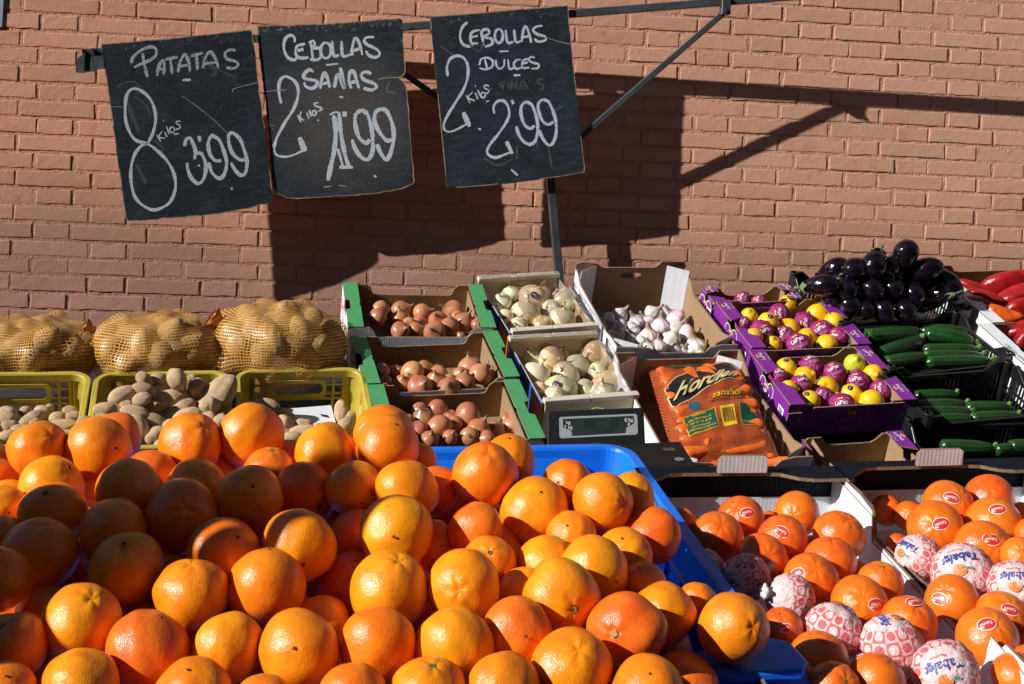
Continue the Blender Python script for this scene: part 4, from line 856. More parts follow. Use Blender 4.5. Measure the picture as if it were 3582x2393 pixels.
# ================================================================== PRODUCE
ORD = ['first', 'second', 'third', 'fourth', 'fifth', 'sixth', 'seventh', 'eighth', 'ninth', 'tenth', 'eleventh', 'twelfth', 'thirteenth', 'fourteenth', 'fifteenth', 'sixteenth']
def rows_of(items, gap):
    """items: list of dicts with x,y -> sets it['place'] such as 'third from left, second row'"""
    s = sorted(items, key=lambda i: -(i['y'] + .03 * i['x'])); rows = []
    for it in s:
        if rows and rows[-1][0]['y'] - it['y'] < gap: rows[-1].append(it)
        else: rows.append([it])
    for k, r in enumerate(rows):
        r.sort(key=lambda i: i['x'])
        rn = 'front row' if k == 0 else ('back row' if k == len(rows) - 1 else ORD[min(k, 15)] + ' row')
        for j, it in enumerate(r): it['place'] = ('only one' if len(r) == 1 else f'{ORD[min(j, 15)]} from left') + f' in {rn}'
def waves(seed, n, fr, amp):
    r = np.random.default_rng(seed); w = r.normal(0, fr, (n, 3)); p = r.uniform(0, 6.28, n); a = r.normal(0, amp / math.sqrt(n), n)
    return lambda d: (np.sin(d @ w.T + p) * a).sum(1)
def sphere_dirs(nu, nv):
    d = [(0, 0, 1)]
    for j in range(1, nv):
        t = math.pi * j / nv
        for i in range(nu): a = 2 * math.pi * i / nu; d.append((math.sin(t) * math.cos(a), math.sin(t) * math.sin(a), math.cos(t)))
    d.append((0, 0, -1)); fs = []
    I = lambda i, j: 1 + (j - 1) * nu + i % nu
    for i in range(nu): fs.append((0, I(i, 1), I(i + 1, 1)))
    for j in range(1, nv - 1):
        for i in range(nu): fs.append((I(i, j), I(i, j + 1), I(i + 1, j + 1), I(i + 1, j)))
    L = len(d) - 1
    for i in range(nu): fs.append((L, I(i + 1, nv - 1), I(i, nv - 1)))
    return np.array(d, float), fs
def blob(name, f, mats, nu=40, nv=26, smooth=True):
    d, fs = sphere_dirs(nu, nv); mb = MB(); mb.add(f(d), fs); return mb.mesh(name, mats, smooth)
def lathe(name, prof, mats, nu=28, lobes=0, la=0, wob=None, smooth=True):
    """prof: list (r,z) from one end to the other"""
    mb = MB(); P = np.zeros((nu, len(prof), 3))
    for i in range(nu):
        a = 2 * math.pi * i / nu
        for j, (r, z) in enumerate(prof):
            k = 1 + la * math.cos(lobes * a) if lobes else 1
            P[i, j] = (r * k * math.cos(a), r * k * math.sin(a), z)
    if wob is not None: sh = P.shape; q = P.reshape(-1, 3); q = q * (1 + wob(q)[:, None]); P = q.reshape(sh)
    mb.grid(P, closeu=True); me = mb.mesh(name, mats, smooth)
    import bmesh
    bm = bmesh.new(); bm.from_mesh(me); bmesh.ops.remove_doubles(bm, verts=bm.verts, dist=1e-5); bmesh.ops.recalc_face_normals(bm, faces=bm.faces); bm.to_mesh(me); bm.free()
    if smooth: me.polygons.foreach_set('use_smooth', [True] * len(me.polygons))
    return me
def screen_dir(px, py, ox, oy):
    """world direction of a point seen at offset (ox right, oy down) on a unit ball centred on that pixel"""
    v = -norm(ray(px, py)); e1 = norm(CX - v * (CX @ v)); e2 = norm(CY - v * (CY @ v) - e1 * (e1 @ CY)); q = ox * ox + oy * oy
    if q > .97: ox, oy = ox * .985 / math.sqrt(q), oy * .985 / math.sqrt(q); q = ox * ox + oy * oy
    return e1 * ox - e2 * oy + v * math.sqrt(1 - q)
def rot_to(n, spin=None): # rotation carrying +Z to n
    q = Vector(n).to_track_quat('Z', 'Y'); return q.to_matrix().to_4x4() @ Matrix.Rotation(random.uniform(0, 6.28) if spin is None else spin, 4, 'Z')
def axis_rot(px, py, ang, toward=0.0):
    """local X along the screen direction ang (degrees, counter-clockwise), tipped toward the viewer"""
    v = -norm(ray(px, py)); e1 = norm(CX - v * (CX @ v)); e2 = np.cross(v, e1); a = math.radians(ang); t = math.radians(toward)
    x = (e1 * math.cos(a) + e2 * math.sin(a)) * math.cos(t) + v * math.sin(t); z = norm(v - x * (v @ x)) if abs(v @ x) < .98 else norm(e2); y = np.cross(z, x)
    return M4(x, y, z, (0, 0, 0))
class Item:
    def __init__(s, px, py, rp, plane, off, rank=None):
        s.u = ray(px, py); P = plane.hit(px, py, off); s.d = P[1]; s.rp = rp; s.px, s.py = px, py; s.rank = py if rank is None else rank
    @property
    def pos(s): return CAM + s.u * s.d
    @property
    def R(s): return s.rp * s.d / FPX
def relax(items, k=.95, n=90, lim=.16):
    d0 = [i.d for i in items]
    for _ in range(n):
        mv = 0
        P = np.array([i.pos for i in items]); R = np.array([i.R for i in items])
        D = np.linalg.norm(P[:, None] - P[None], axis=2); S = k * (R[:, None] + R[None])
        for a, b in zip(*np.where(np.triu(D < S, 1))):
            i, j = items[a], items[b]
            x = (S[a, b] - D[a, b]) * .35
            back, fro = (i, j) if i.rank < j.rank else (j, i)
            back.d += x * .8; fro.d -= x * .2; mv += 1
        for it, d in zip(items, d0): it.d = min(max(it.d, d - .05), d + lim)
        if not mv: break
def mul(a, b): return a @ b
def put(name, me, pos, rot, scale, label, cat, group, color=None):
    o = link(name, me); o.matrix_world = Matrix.Translation(pos) @ rot @ Matrix.Diagonal((*scale, 1))
    tag(o, label, cat, group)
    if color: o.color = (*color[:3], 1)
    return o
def child(name, me, par, mat=Matrix.Identity(4)): return link(name, me, par, mat)
# ---- citrus skin
def peel(name, rough, pore, coat=0.0, spot=.62):
    m, nt, b = newmat(name); v = tc(nt); oc = N(nt, 'ObjectInfo')
    off = N(nt, 'VectorMath', {0: v, 1: N(nt, 'CombineXYZ', {0: math_(nt, 'MULTIPLY', oc.outputs['Random'], 37.0), 1: math_(nt, 'MULTIPLY', oc.outputs['Random'], 91.0)}).outputs[0]}, operation='ADD').outputs[0]
    c = oc.outputs['Color']
    c = N(nt, 'HueSaturation', {'Color': c, 'Hue': mapr(nt, noise(nt, 1.1, 2, .5, off), .3, .7, .493, .507), 'Value': mapr(nt, noise(nt, 2.2, 4, .6, off), .3, .7, .90, 1.07)}).outputs[0]
    c = mixc(nt, mapr(nt, noise(nt, 4.5, 6, .75, off), spot, spot + .07, 0, .42), c, lin(.30, .10, .02))
    c = mixc(nt, mapr(nt, noise(nt, 17, 3, .7, off), .70, .74, 0, .6), c, lin(.10, .045, .015))
    nt.links.new(c, b.inputs['Base Color']); b.inputs['Roughness'].default_value = rough; b.inputs['Coat Weight'].default_value = coat; b.inputs['Coat Roughness'].default_value = .2
    b.inputs['Subsurface Weight'].default_value = .06; b.inputs['Subsurface Radius'].default_value = (.01, .003, .001); b.inputs['Subsurface Scale'].default_value = 1.0
    vo = N(nt, 'TexVoronoi', {'Vector': off, 'Scale': pore}).outputs['Distance']
    n1 = bump(nt, b, vo, .26, .0013); n2 = bump(nt, b, noise(nt, 7, 2, .5, off), .14, .004, n1); return m
MT['peel'] = peel('orange_peel', .32, 34, .10, .61); MT['mandarin_peel'] = peel('mandarin_peel', .27, 30, .15, .66); MT['lemon_peel'] = peel('lemon_peel', .36, 22, 0, .72)
MT['scar'] = gmat('stem_scar', lin(.11, .06, .025), .9, 300, .6, .001, 90, .5); MT['scar_rim'] = gmat('scar_rim', lin(.42, .25, .07), .8, 300, .5, .001, 120, .4); MT['calyx'] = gmat('green_calyx', lin(.09, .13, .03), .8, 200, .5, .001, 60, .3)
def orange_shape(seed, dimple, navel=0):
    w1 = waves(seed, 6, 1.6, .048); w2 = waves(seed + 99, 8, 4.5, .014)
    def f(d):
        ang = np.arccos(np.clip(d[:, 2], -1, 1)); r = 1 + w1(d) + w2(d) - dimple * np.exp(-(ang / .16) ** 2) + navel * np.exp(-((ang - .2) / .08) ** 2)
        lon = np.arctan2(d[:, 1], d[:, 0]); r += .012 * np.cos(5 * lon + seed) * np.exp(-((ang - .28) / .22) ** 2) * (dimple > .03)
        return d * r[:, None] * np.array([1, 1, .965])
    return f
OM = {'h': [blob('orange', orange_shape(s, .055), MT['peel'], 64, 44) for s in (1, 2, 3)], 'n': [blob('orange', orange_shape(s, .04, .02), MT['peel'], 64, 44) for s in (4, 5)], 'p': [blob('orange', orange_shape(s, .012), MT['peel'], 64, 44) for s in (6, 7, 8, 9)]}
def disc(name, r, zc, mats, n=12, rim=.35):
    mb = MB(); rng = np.random.default_rng(int(r * 1000)); vs = [(0, 0, zc - .006)]
    for k, (q, dz) in enumerate(((.45, .006), (.8, .012), (1.0, -.004))):
        for i in range(n): a = 2 * math.pi * i / n; j = 1 + rng.normal(0, .09); vs.append((r * q * j * math.cos(a), r * q * j * math.sin(a), zc + dz + rng.normal(0, .003)))
    fs = [(0, 1 + i, 1 + (i + 1) % n) for i in range(n)]; mi = [0] * n
    for k in range(2):
        for i in range(n): fs.append((1 + k * n + i, 1 + (k + 1) * n + i, 1 + (k + 1) * n + (i + 1) % n, 1 + k * n + (i + 1) % n)); mi.append(0 if k == 0 else 1)
    mb.add(vs, fs, mi); return mb.mesh(name, mats, True)
SCAR = {'h': disc('stem_scar', .082, .905, [MT['scar'], MT['scar_rim']]), 'n': disc('navel', .135, .925, [MT['scar_rim'], MT['scar']]), 'g': disc('calyx', .13, .93, [MT['calyx'], MT['calyx']]), 's': disc('stem_scar', .045, .962, [MT['scar'], MT['scar']])}
HUE = {'y': (.90, .285, .006), 'o': (.88, .225, .006), 'r': (.82, .160, .010)}
HW = {'y': 'yellowish', 'o': 'bright', 'r': 'reddish'}
FW = {'h': 'orange with open stem hole', 'n': 'navel orange with ringed navel', 'g': 'orange with green calyx', 's': 'orange with small scar', 'p': 'smooth orange'}
# x, y, r (photo pixels), hue, feature, feature offset, rank shift
OR = [(132, 1573, 100, 'o', 'h', .44, -.46), (398, 1535, 94, 'r', 's', -.42, -.75, -90), (346, 1577, 117, 'o', 's', .5, -.08), (669, 1556, 108, 'o', 'h', .4, -.6), (-24, 1700, 95, 'o', 'p', 0, 0), (35, 1770, 88, 'y', 'p', 0, 0, -60),
      (182, 1705, 115, 'y', 'h', .5, -.65), (6, 1790, 90, 'o', 's', .3, .05), (181, 1795, 116, 'o', 'h', -.25, -.65, 20), (456, 1726, 117, 'y', 'p', 0, 0), (687, 1712, 102, 'o', 'n', .2, -.4, -30), (530, 1655, 88, 'r', 'p', 0, 0, -60),
      (392, 1858, 112, 'o', 'p', 0, 0), (632, 1805, 127, 'r', 'n', .12, -.2), (141, 1938, 124, 'o', 'h', -.1, -.8), (10, 1890, 85, 'o', 'p', 0, 0, -40), (-15, 2030, 115, 'o', 'p', 0, 0), (442, 1984, 130, 'y', 'h', -.13, -.68), (782, 1930, 126, 'o', 's', .4, -.4),
      (669, 2082, 128, 'o', 'h', -.06, -.85), (285, 2183, 138, 'y', 'n', .2, -.64), (157, 2156, 105, 'o', 'p', 0, 0, -120), (517, 2273, 138, 'r', 's', .28, -.78), (34, 2265, 124, 'o', 'n', -.25, -.65), (283, 2405, 135, 'y', 'p', 0, 0), (11, 2440, 118, 'o', 's', 0, -.6), (669, 2438, 138, 'o', 's', -.15, -.7),
      (800, 2265, 121, 'y', 'p', 0, 0), (930, 2049, 131, 'o', 's', .05, -.95), (1046, 1912, 132, 'y', 's', .15, .5), (1222, 2047, 113, 'r', 'p', 0, 0, -150), (1251, 1875, 97, 'r', 's', .2, -.8, -60), (1385, 1865, 124, 'y', 's', -.06, .1), (1519, 1906, 80, 'o', 's', .3, .05, -60), (1362, 2063, 130, 'y', 'h', .25, -.78),
      (1121, 2180, 100, 'y', 'p', 0, 0, -90), (1043, 2275, 140, 'o', 's', -.1, -.05), (1320, 2262, 134, 'o', 'p', 0, 0), (1230, 2448, 122, 'o', 'p', 0, 0), (915, 2462, 105, 'o', 'p', 0, 0), (1500, 2432, 134, 'y', 'g', .1, -.77), (1586, 2262, 132, 'y', 'p', 0, 0), (1622, 2055, 124, 'y', 'n', -.12, .09),
      (1708, 1972, 98, 'o', 'h', .04, -.42), (1665, 1849, 96, 'r', 'p', 0, 0), (1697, 1661, 112, 'o', 'n', .1, -.66), (1780, 1608, 95, 'o', 's', 0, -.8, -60), (1870, 1787, 119, 'y', 's', .2, -.55), (1986, 1696, 92, 'o', 's', -.4, -.1), (2107, 1761, 106, 'o', 'n', .65, -.03), (2208, 1732, 80, 'y', 's', -.1, -.35, -40),
      (2283, 1874, 98, 'r', 'p', 0, 0), (2000, 1872, 85, 'o', 's', -.2, -.4, -70), (1916, 1971, 101, 'y', 'p', 0, 0), (2185, 1942, 98, 'y', 's', -.1, -.6), (2084, 1996, 121, 'y', 's', .63, .33), (1968, 2088, 129, 'y', 'n', .3, .37), (1830, 2076, 90, 'o', 'p', 0, 0, -70), (1812, 2215, 119, 'r', 's', .25, .1), (2193, 2208, 128, 'r', 'n', -.4, .05),
      (2322, 2150, 115, 'o', 'p', 0, 0, -50), (2246, 2045, 80, 'r', 's', -.1, -.7, -70), (1998, 2347, 137, 'y', 'h', .2, -.5), (1764, 2424, 134, 'o', 'p', 0, 0), (2264, 2424, 130, 'o', 's', .1, -.5), (1134, 1592, 106, 'y', 'p', 0, 0), (882, 1525, 109, 'o', 'p', 0, 0), (943, 1657, 95, 'r', 'g', .1, -.88, -40),
      (873, 1747, 119, 'o', 's', .08, -.38), (1062, 1730, 103, 'r', 'g', .57, .42, -20), (1243, 1714, 99, 'y', 's', .25, .48), (1345, 1523, 107, 'o', 'p', 0, 0, -30), (1357, 1561, 110, 'o', 's', .25, -.72), (1423, 1718, 115, 'y', 's', .65, -.7), (1527, 1718, 84, 'r', 's', .3, .6, -50), (1452, 1620, 78, 'o', 'p', 0, 0, -60),
      (1760, 1860, 88, 'r', 'p', 0, 0, -110), (605, 2030, 98, 'o', 'p', 0, 0, -120), (315, 1760, 80, 'r', 'p', 0, 0, -120), (2437, 2110, 72, 'o', 'p', 0, 0, -100)]
its = []
for t in OR:
    it = Item(t[0], t[1], t[2], HP, 0, t[1] + t[2] * .4 + (t[7] if len(t) > 7 else 0)); it.t = t
    if len(t) > 7: it.d += (.02 - t[7] * .0006)
    its.append(it)
for it in its: it.rp *= 1.015
relax(its, .93)
rl_ = [dict(x=i.px, y=i.py, i=i) for i in its]; rows_of(rl_, 62)
for r in rl_:
    i = r['i']; t = i.t; n = screen_dir(i.px, i.py, t[5], t[6]) if t[4] != 'p' else norm(ray(i.px, i.py) + RNG.normal(0, .5, 3))
    key = {'g': 'h', 's': 'p'}.get(t[4], t[4]); h = HUE[t[3]]; j = RNG.normal(0, .018)
    col = (h[0] + RNG.normal(0, .015), h[1] + j, h[2])
    o = put('orange', random.choice(OM[key]), i.pos, rot_to(n), (i.R * random.uniform(.97, 1.04), i.R * random.uniform(.97, 1.04), i.R * random.uniform(.94, 1.02)), f"{HW[t[3]]} {FW[t[4]]}, {r['place']} of blue crate", 'orange', 'oranges heaped in the blue crate', col)
    if t[4] != 'p': child({'n': 'navel', 'g': 'calyx'}.get(t[4], 'stem_scar'), SCAR[t[4]], o)
# the one perched over the rim corner
o = None
it = Item(2564, 2194, 119, Q1, .045); col = (.84, .225, .009)
o = put('orange', OM['n'][1], it.pos, rot_to(screen_dir(2564, 2194, .53, 0)), (it.R * 1.02, it.R * 1.02, it.R * 1.08), 'yellowish orange perched outside the heap on the crate corner against the wrapped mandarins', 'orange', 'oranges heaped in the blue crate', col); child('navel', SCAR['n'], o)
# deep fill: fruit wedged under the surface of the heap
fill = []
for gy in np.arange(1650, 2480, 96):
    for k, gx in enumerate(np.arange(-120, 2400, 132)):
        x = gx + (60 if int(gy / 118) % 2 else 0) + RNG.normal(0, 12); y = gy + RNG.normal(0, 10)
        if x > 2230 + (y - 1600) * .25 or (y < 1740 and x > 1480): continue
        it = Item(x, y, 100 + (y - 1600) * .035, HP, -.075)
        if all(np.linalg.norm(it.pos - q.pos) > .72 * (it.R + q.R) for q in its + fill): fill.append(it)
for gx in range(150, 1340, 128):
    it = Item(gx + RNG.normal(0, 10), 1612 + RNG.normal(0, 8), 92, HP, -.06)
    if all(np.linalg.norm(it.pos - q.pos) > .8 * (it.R + q.R) for q in its + fill): fill.append(it)
for gy in np.arange(1680, 2480, 120):
    for gx in np.arange(-120, 2350, 150):
        if gx > 2180 + (gy - 1600) * .25 or (gx > 1400 and gy < 1810): continue
        it = Item(gx + RNG.normal(0, 15), gy + RNG.normal(0, 12), 110 + (gy - 1600) * .035, HP, -.135)
        if all(np.linalg.norm(it.pos - q.pos) > .80 * (it.R + q.R) for q in its + fill): fill.append(it)
def shows(it):
    if not (-it.rp < it.px < W + it.rp and it.py - it.rp < H): return False
    n = 0
    for a in np.linspace(0, 6.28, 18, endpoint=False):
        for q in (.35, .7, .93):
            x, y = it.px + it.rp * q * math.cos(a), it.py + it.rp * q * math.sin(a)
            if 0 < x < W and 0 < y < H and not any(math.hypot(x - o_.px, y - o_.py) < o_.rp * .96 for o_ in its + fill if o_ is not it and o_.d < it.d): n += 1
    return n > 1
fill = [it for it in fill if shows(it)]
for gy in np.arange(1690, 2390, 22):
    for gx in np.arange(0, 2320, 22):
        if gx > 2190 + (gy - 1640) * .27 or (gx > 1400 and gy < 1830): continue
        if any(math.hypot(gx - o_.px, gy - o_.py) < o_.rp * .97 for o_ in its + fill): continue
        it = Item(gx + RNG.normal(0, 14), gy + 20, 100 + (gy - 1600) * .035, HP, -.10)
        for _ in range(9):
            if all(np.linalg.norm(it.pos - q.pos) > .78 * (it.R + q.R) for q in its + fill): break
            it.d += .018
        fill.append(it)
rl_ = [dict(x=i.px, y=i.py, i=i) for i in fill]; rows_of(rl_, 60)
for r_ in rl_:
    it = r_['i']; put('orange', random.choice(OM['p']), it.pos, rot_to(RNG.normal(0, 1, 3)), (it.R,) * 3, f"sunken orange deep in a gap, {r_['place']} of sunken ones", 'orange', 'oranges deep in the heap', HUE['r'])
# ---- mandarins
def mand_shape(seed):
    w1 = waves(seed, 6, 1.5, .02); w2 = waves(seed + 5, 8, 5, .008)
    def f(d):
        ang = np.arccos(np.clip(d[:, 2], -1, 1)); lon = np.arctan2(d[:, 1], d[:, 0])
        r = 1 + w1(d) + w2(d) - .05 * np.exp(-(ang / .2) ** 2) + .012 * np.cos(7 * lon + seed) * np.exp(-((ang - .35) / .25) ** 2); return d * r[:, None]
    return f
MM = [blob('mandarin', mand_shape(s), MT['mandarin_peel'], 56, 38) for s in (21, 22, 23, 24)]
STEM = disc('stem_button', .085, .955, [MT['calyx'], MT['scar']])
def onto(v, k):
    """flat (x,y) print laid on the +Z cap of a unit ball"""
    q = np.c_[v[:, 0], v[:, 1], np.ones(len(v))]; return q / np.linalg.norm(q, axis=1)[:, None] * k
def ell(a, b, n=24): return np.array([(a * math.cos(t), b * math.sin(t)) for t in np.linspace(0, 2 * math.pi, n, endpoint=False)])
def cap_ellipse(mb, a, b, k, mi, cx=0, cy=0):
    vs = [np.array([[cx, cy]])]; n = 24
    for q in (.33, .67, 1): vs.append(ell(a * q, b * q, n) + (cx, cy))
    V = onto(np.vstack(vs), k); fs = [(0, 1 + i, 1 + (i + 1) % n) for i in range(n)]
    for r_ in range(2):
        for i in range(n): fs.append((1 + r_ * n + i, 1 + (r_ + 1) * n + i, 1 + (r_ + 1) * n + (i + 1) % n, 1 + r_ * n + (i + 1) % n))
    mb.add(V, fs, mi)
def cap_text(mb, s, size, k, mi, cx=0, cy=0, rot=0, shear=0, bold=0):
    v, f = textgeo(s, size, shear, bold); c_, s_ = math.cos(rot), math.sin(rot)
    q = np.c_[v[:, 0] * c_ - v[:, 1] * s_ + cx, v[:, 0] * s_ + v[:, 1] * c_ + cy]; mb.add(onto(q, k), f, mi)
MT['red_ink'] = gmat('red_ink', lin(.62, .03, .022), .4); MT['sticker_white'] = gmat('sticker_white', lin(.8, .78, .76), .4)
mb = MB(); cap_ellipse(mb, .33, .225, 1.018, 0); cap_ellipse(mb, .30, .195, 1.024, 1); cap_text(mb, 'Tabalet', .145, 1.030, 0, 0, -.01, .12, .25, .012)
mb.add(onto(np.array([(.1, .10), (.24, .13), (.16, .07), (.25, .05)]), 1.03), [(0, 1, 2), (2, 1, 3)], 0)
STICK = mb.mesh('sticker', [MT['sticker_white'], MT['red_ink']])
# printed tissue
m, nt, b = newmat('printed_tissue'); v = tc(nt); sp = N(nt, 'SeparateXYZ', {0: v})
lon = math_(nt, 'ARCTAN2', sp.outputs[1], sp.outputs[0]); ln = N(nt, 'VectorMath', {0: v}, operation='LENGTH').outputs['Value']
lat = math_(nt, 'ARCSINE', math_(nt, 'DIVIDE', sp.outputs[2], ln))
u = math_(nt, 'MULTIPLY', lon, 14 / 6.28318); w_ = math_(nt, 'ADD', math_(nt, 'MULTIPLY', lat, 2.35), 20.0); u = math_(nt, 'ADD', u, 40.0)
fu = math_(nt, 'SUBTRACT', math_(nt, 'FRACT', u), .5); fv = math_(nt, 'SUBTRACT', math_(nt, 'FRACT', w_), .5)
rad = math_(nt, 'SQRT', math_(nt, 'ADD', math_(nt, 'MULTIPLY', fu, fu), math_(nt, 'MULTIPLY', fv, fv)))
par = math_(nt, 'MODULO', math_(nt, 'ADD', math_(nt, 'FLOOR', u), math_(nt, 'FLOOR', w_)), 2.0)
ins = math_(nt, 'LESS_THAN', rad, .36); red = math_(nt, 'ABSOLUTE', math_(nt, 'SUBTRACT', ins, par))
cover = math_(nt, 'MULTIPLY', math_(nt, 'LESS_THAN', lat, .80), math_(nt, 'GREATER_THAN', lat, -.55)); red = math_(nt, 'MULTIPLY', red, cover)
base = mixc(nt, mapr(nt, noise(nt, 5, 3, .6), .35, .7, 0, .6), lin(.76, .57, .58), lin(.74, .42, .36))
nt.links.new(mixc(nt, math_(nt, 'MULTIPLY', red, .85), base, lin(.66, .05, .06)), b.inputs['Base Color']); b.inputs['Roughness'].default_value = .55
bump(nt, b, noise(nt, 6, 4, .65), .7, .006); MT['tissue'] = m; MT['tissue_white'] = gmat('white_tissue', lin(.75, .72, .72), .6, 12, .8, .004)
MT['blue_ink'] = gmat('blue_ink', lin(.03, .07, .30), .5); MT['orange_ink'] = gmat('orange_ink', lin(.72, .22, .05), .5)
def wrap_shape(seed, amp, fr):
    w1 = waves(seed, 5, 1.6, .03); w2 = waves(seed + 3, 14, fr, amp); w3 = waves(seed + 8, 20, fr * 2.2, amp * .6)
    return lambda d: d * (1 + w1(d) + np.abs(w2(d)) + np.abs(w3(d)) - amp * .5)[:, None]
WM = [blob('wrapped_mandarin', wrap_shape(s, .03, 6), MT['tissue'], 56, 38) for s in (41, 42, 43)]
mb = MB(); cap_text(mb, 'Tabalet', .42, 1.055, 0, 0, -.12, .0, .2, .02); cap_text(mb, 'Plasencia', .15, 1.055, 1, .08, -.42); cap_ellipse(mb, .24, .2, 1.05, 2, .12, .32)
for k in range(5):
    a = k * 1.2; mb.add(onto(np.array([(.12, .32), (.12 + .19 * math.cos(a), .32 + .16 * math.sin(a)), (.12 + .19 * math.cos(a + .12), .32 + .16 * math.sin(a + .12))]), 1.058), [(0, 1, 2)], 3)
for k in range(5): mb.add(onto(np.array([(-.34 + k * .07, .30 - k * .02), (-.30 + k * .07, .42 - .03 * k), (-.26 + k * .07, .3 - .02 * k)]), 1.055), [(0, 1, 2)], 4)
mb.add(onto(np.array([(-.5, -.3), (.5, -.36), (.3, -.29), (.52, -.24)]), 1.055), [(0, 1, 2), (2, 1, 3)], 0)
MARK = mb.mesh('printed_mark', [MT['blue_ink'], MT['red_ink'], MT['orange_ink'], MT['dark_ink'], MT['teal_ink']])
mb = MB(); P = np.zeros((20, 6, 3))
for i in range(20):
    a = 2 * math.pi * i / 20
    for j, (r, z) in enumerate(((.42, -.9), (.20, -1.05), (.15, -1.15), (.26, -1.3), (.30, -1.42), (.05, -1.5))): q = r * (1 + .22 * math.cos(5 * a + j)); P[i, j] = (q * math.cos(a + .3 * j), q * math.sin(a + .3 * j), z)
mb.grid(P, closeu=True); TWIST = mb.mesh('tissue_twist', MT['tissue_white'], True)
# x,y,r (crop of the photo), kind, feature offset
MA = [(185, 430, 95, 's', -.35, -.45), (555, 405, 145, 's', .32, -.30), (915, 370, 136, 'm', -.2, .1), (1180, 510, 158, 'm', .4, -.7), (820, 535, 155, 's', 0, -.35), (410, 520, 158, 'm', .2, -.5), (690, 662, 160, 's', .36, .7), (1120, 670, 158, 'm', .1, -.9), (1000, 790, 167, 's', -.5, -.22), (330, 715, 118, 'wt', .1, -.1),
      (600, 770, 140, 'w', -.75, .3), (870, 905, 150, 'wk', -.75, -.2), (1440, 810, 140, 'm', .2, -.8), (1305, 940, 172, 's', .62, .02), (1620, 1062, 172, 's', .26, -.8), (820, 1090, 130, 's', .15, 0), (1140, 1118, 180, 'w', .5, -.9), (1510, 1215, 192, 'w', -.1, -.95), (1045, 1295, 180, 'm', -.1, -.8), (1420, 1425, 178, 's', -.6, -.78), (1855, 1385, 205, 'wt', 0, -.15),
      (905, 1395, 118, 'm', .3, -.4), (1150, 1480, 168, 'm', .5, -.3), (740, 1240, 90, 'm', 0, 0, -90), (1295, 740, 75, 'm', 0, 0, -70), (735, 415, 62, 'm', .2, -.3, -70), (1005, 565, 60, 'm', 0, 0, -60), (450, 885, 85, 'm', 0, 0, -60), (1700, 1440, 120, 'm', 0, 0, -120), (560, 620, 60, 'm', 0, 0, -120)]
MB_ = [(1478, 345, 95, 'm', 0, 0, -60), (1620, 385, 90, 'm', 0, 0, -60), (1872, 325, 158, 's', .15, -.36), (2128, 275, 150, 'm', .02, -.62), (1785, 465, 168, 's', .24, -.2), (2158, 430, 166, 's', .18, -.55), (2087, 595, 174, 's', .34, -.36), (1680, 650, 142, 'wt', -.5, -.45), (1965, 755, 190, 'wt', -.05, -.45), (2290, 840, 165, 'wt', .1, -.35),
       (2325, 640, 118, 'm', 0, 0), (1890, 925, 165, 's', -.45, -.12), (2205, 1035, 168, 's', .36, -.36), (2122, 1160, 186, 's', 0, -.5), (2370, 1300, 100, 'm', 0, 0), (2330, 365, 70, 'm', 0, 0, -40), (2390, 500, 95, 'm', 0, 0), (1545, 565, 70, 'm', 0, 0, -70), (2060, 900, 80, 'm', 0, 0, -120), (2480, 1010, 150, 'm', 0, 0), (2440, 1240, 150, 'm', 0, 0, -60), (2300, 1400, 150, 'm', 0, 0), (2540, 760, 150, 'm', 0, 0), (2520, 420, 140, 'm', 0, 0)]
def mandarins(lst, box, where):
    its = []
    for t in lst:
        x, y = C8((t[0], t[1])); it = Item(x, y, t[2] / 1.8054, box.rim, -.038, y + t[2] * .3 + (t[6] if len(t) > 6 else 0)); it.t = t; its.append(it)
        if len(t) > 6: it.d += .06
    relax(its, .93, lim=.12)
    rl = [dict(x=i.px, y=i.py, i=i) for i in its]; rows_of(rl, 48)
    for r in rl:
        i = r['i']; t = i.t; k = t[3]; u = screen_dir(i.px, i.py, t[4], t[5]); up = norm(screen_dir(i.px, i.py, .1, -.5) + RNG.normal(0, .22, 3))
        if k[0] == 'w':
            n = -u if k == 'wk' else (u if k == 'wt' else u)
            rt = rot_to(n, None)
            if k != 'wk':      # the print stands upside down toward the viewer
                x_ = norm(np.cross(n, -CY)) ; x_ = -x_ if x_ @ CX > 0 else x_; y_ = np.cross(n, x_); rt = M4(x_, y_, n, (0, 0, 0)) @ Matrix.Rotation(random.gauss(.15, .2), 4, 'Z')
            o = put('wrapped_mandarin', random.choice(WM), i.pos, rt, (i.R * 1.02,) * 3, {'w': 'mandarin in red dotted tissue', 'wt': 'mandarin in tissue printed Tabalet', 'wk': 'mandarin in tissue, twist showing'}[k] + f", {r['place']} of {where}", 'mandarin', 'mandarins in the black cartons')
            child('printed_mark', MARK, o)
            child('tissue_twist', TWIST, o)
            continue
        pole = up if k == 's' else (u if (t[4] or t[5]) else up)
        rt = rot_to(pole); c = (.80 + RNG.normal(0, .012), .150 + RNG.normal(0, .022), .010)
        o = put('mandarin', random.choice(MM), i.pos, rt, (i.R * 1.05, i.R * 1.05, i.R * .95), ('mandarin with red oval sticker' if k == 's' else 'plain glossy mandarin') + f", {r['place']} of {where}", 'mandarin', 'mandarins in the black cartons', c)
        child('stem_button', STEM, o)
        if k == 's':
            L = (rt @ Matrix.Diagonal((1.05, 1.05, .95, 1))).to_3x3().inverted() @ Vector(u); L.normalize()
            # keep the wording roughly upside down and slanted, as in the boxes
            q = L.to_track_quat('Z', 'Y').to_matrix().to_4x4(); wx = (rt.to_3x3() @ q.to_3x3()) @ Vector((1, 0, 0)); wy = (rt.to_3x3() @ q.to_3x3()) @ Vector((0, 1, 0))
            a = math.atan2(wx @ Vector(CY), wx @ Vector(CX)); child('sticker', STICK, o, q @ Matrix.Rotation(-a + math.pi + random.gauss(.2, .6), 4, 'Z'))
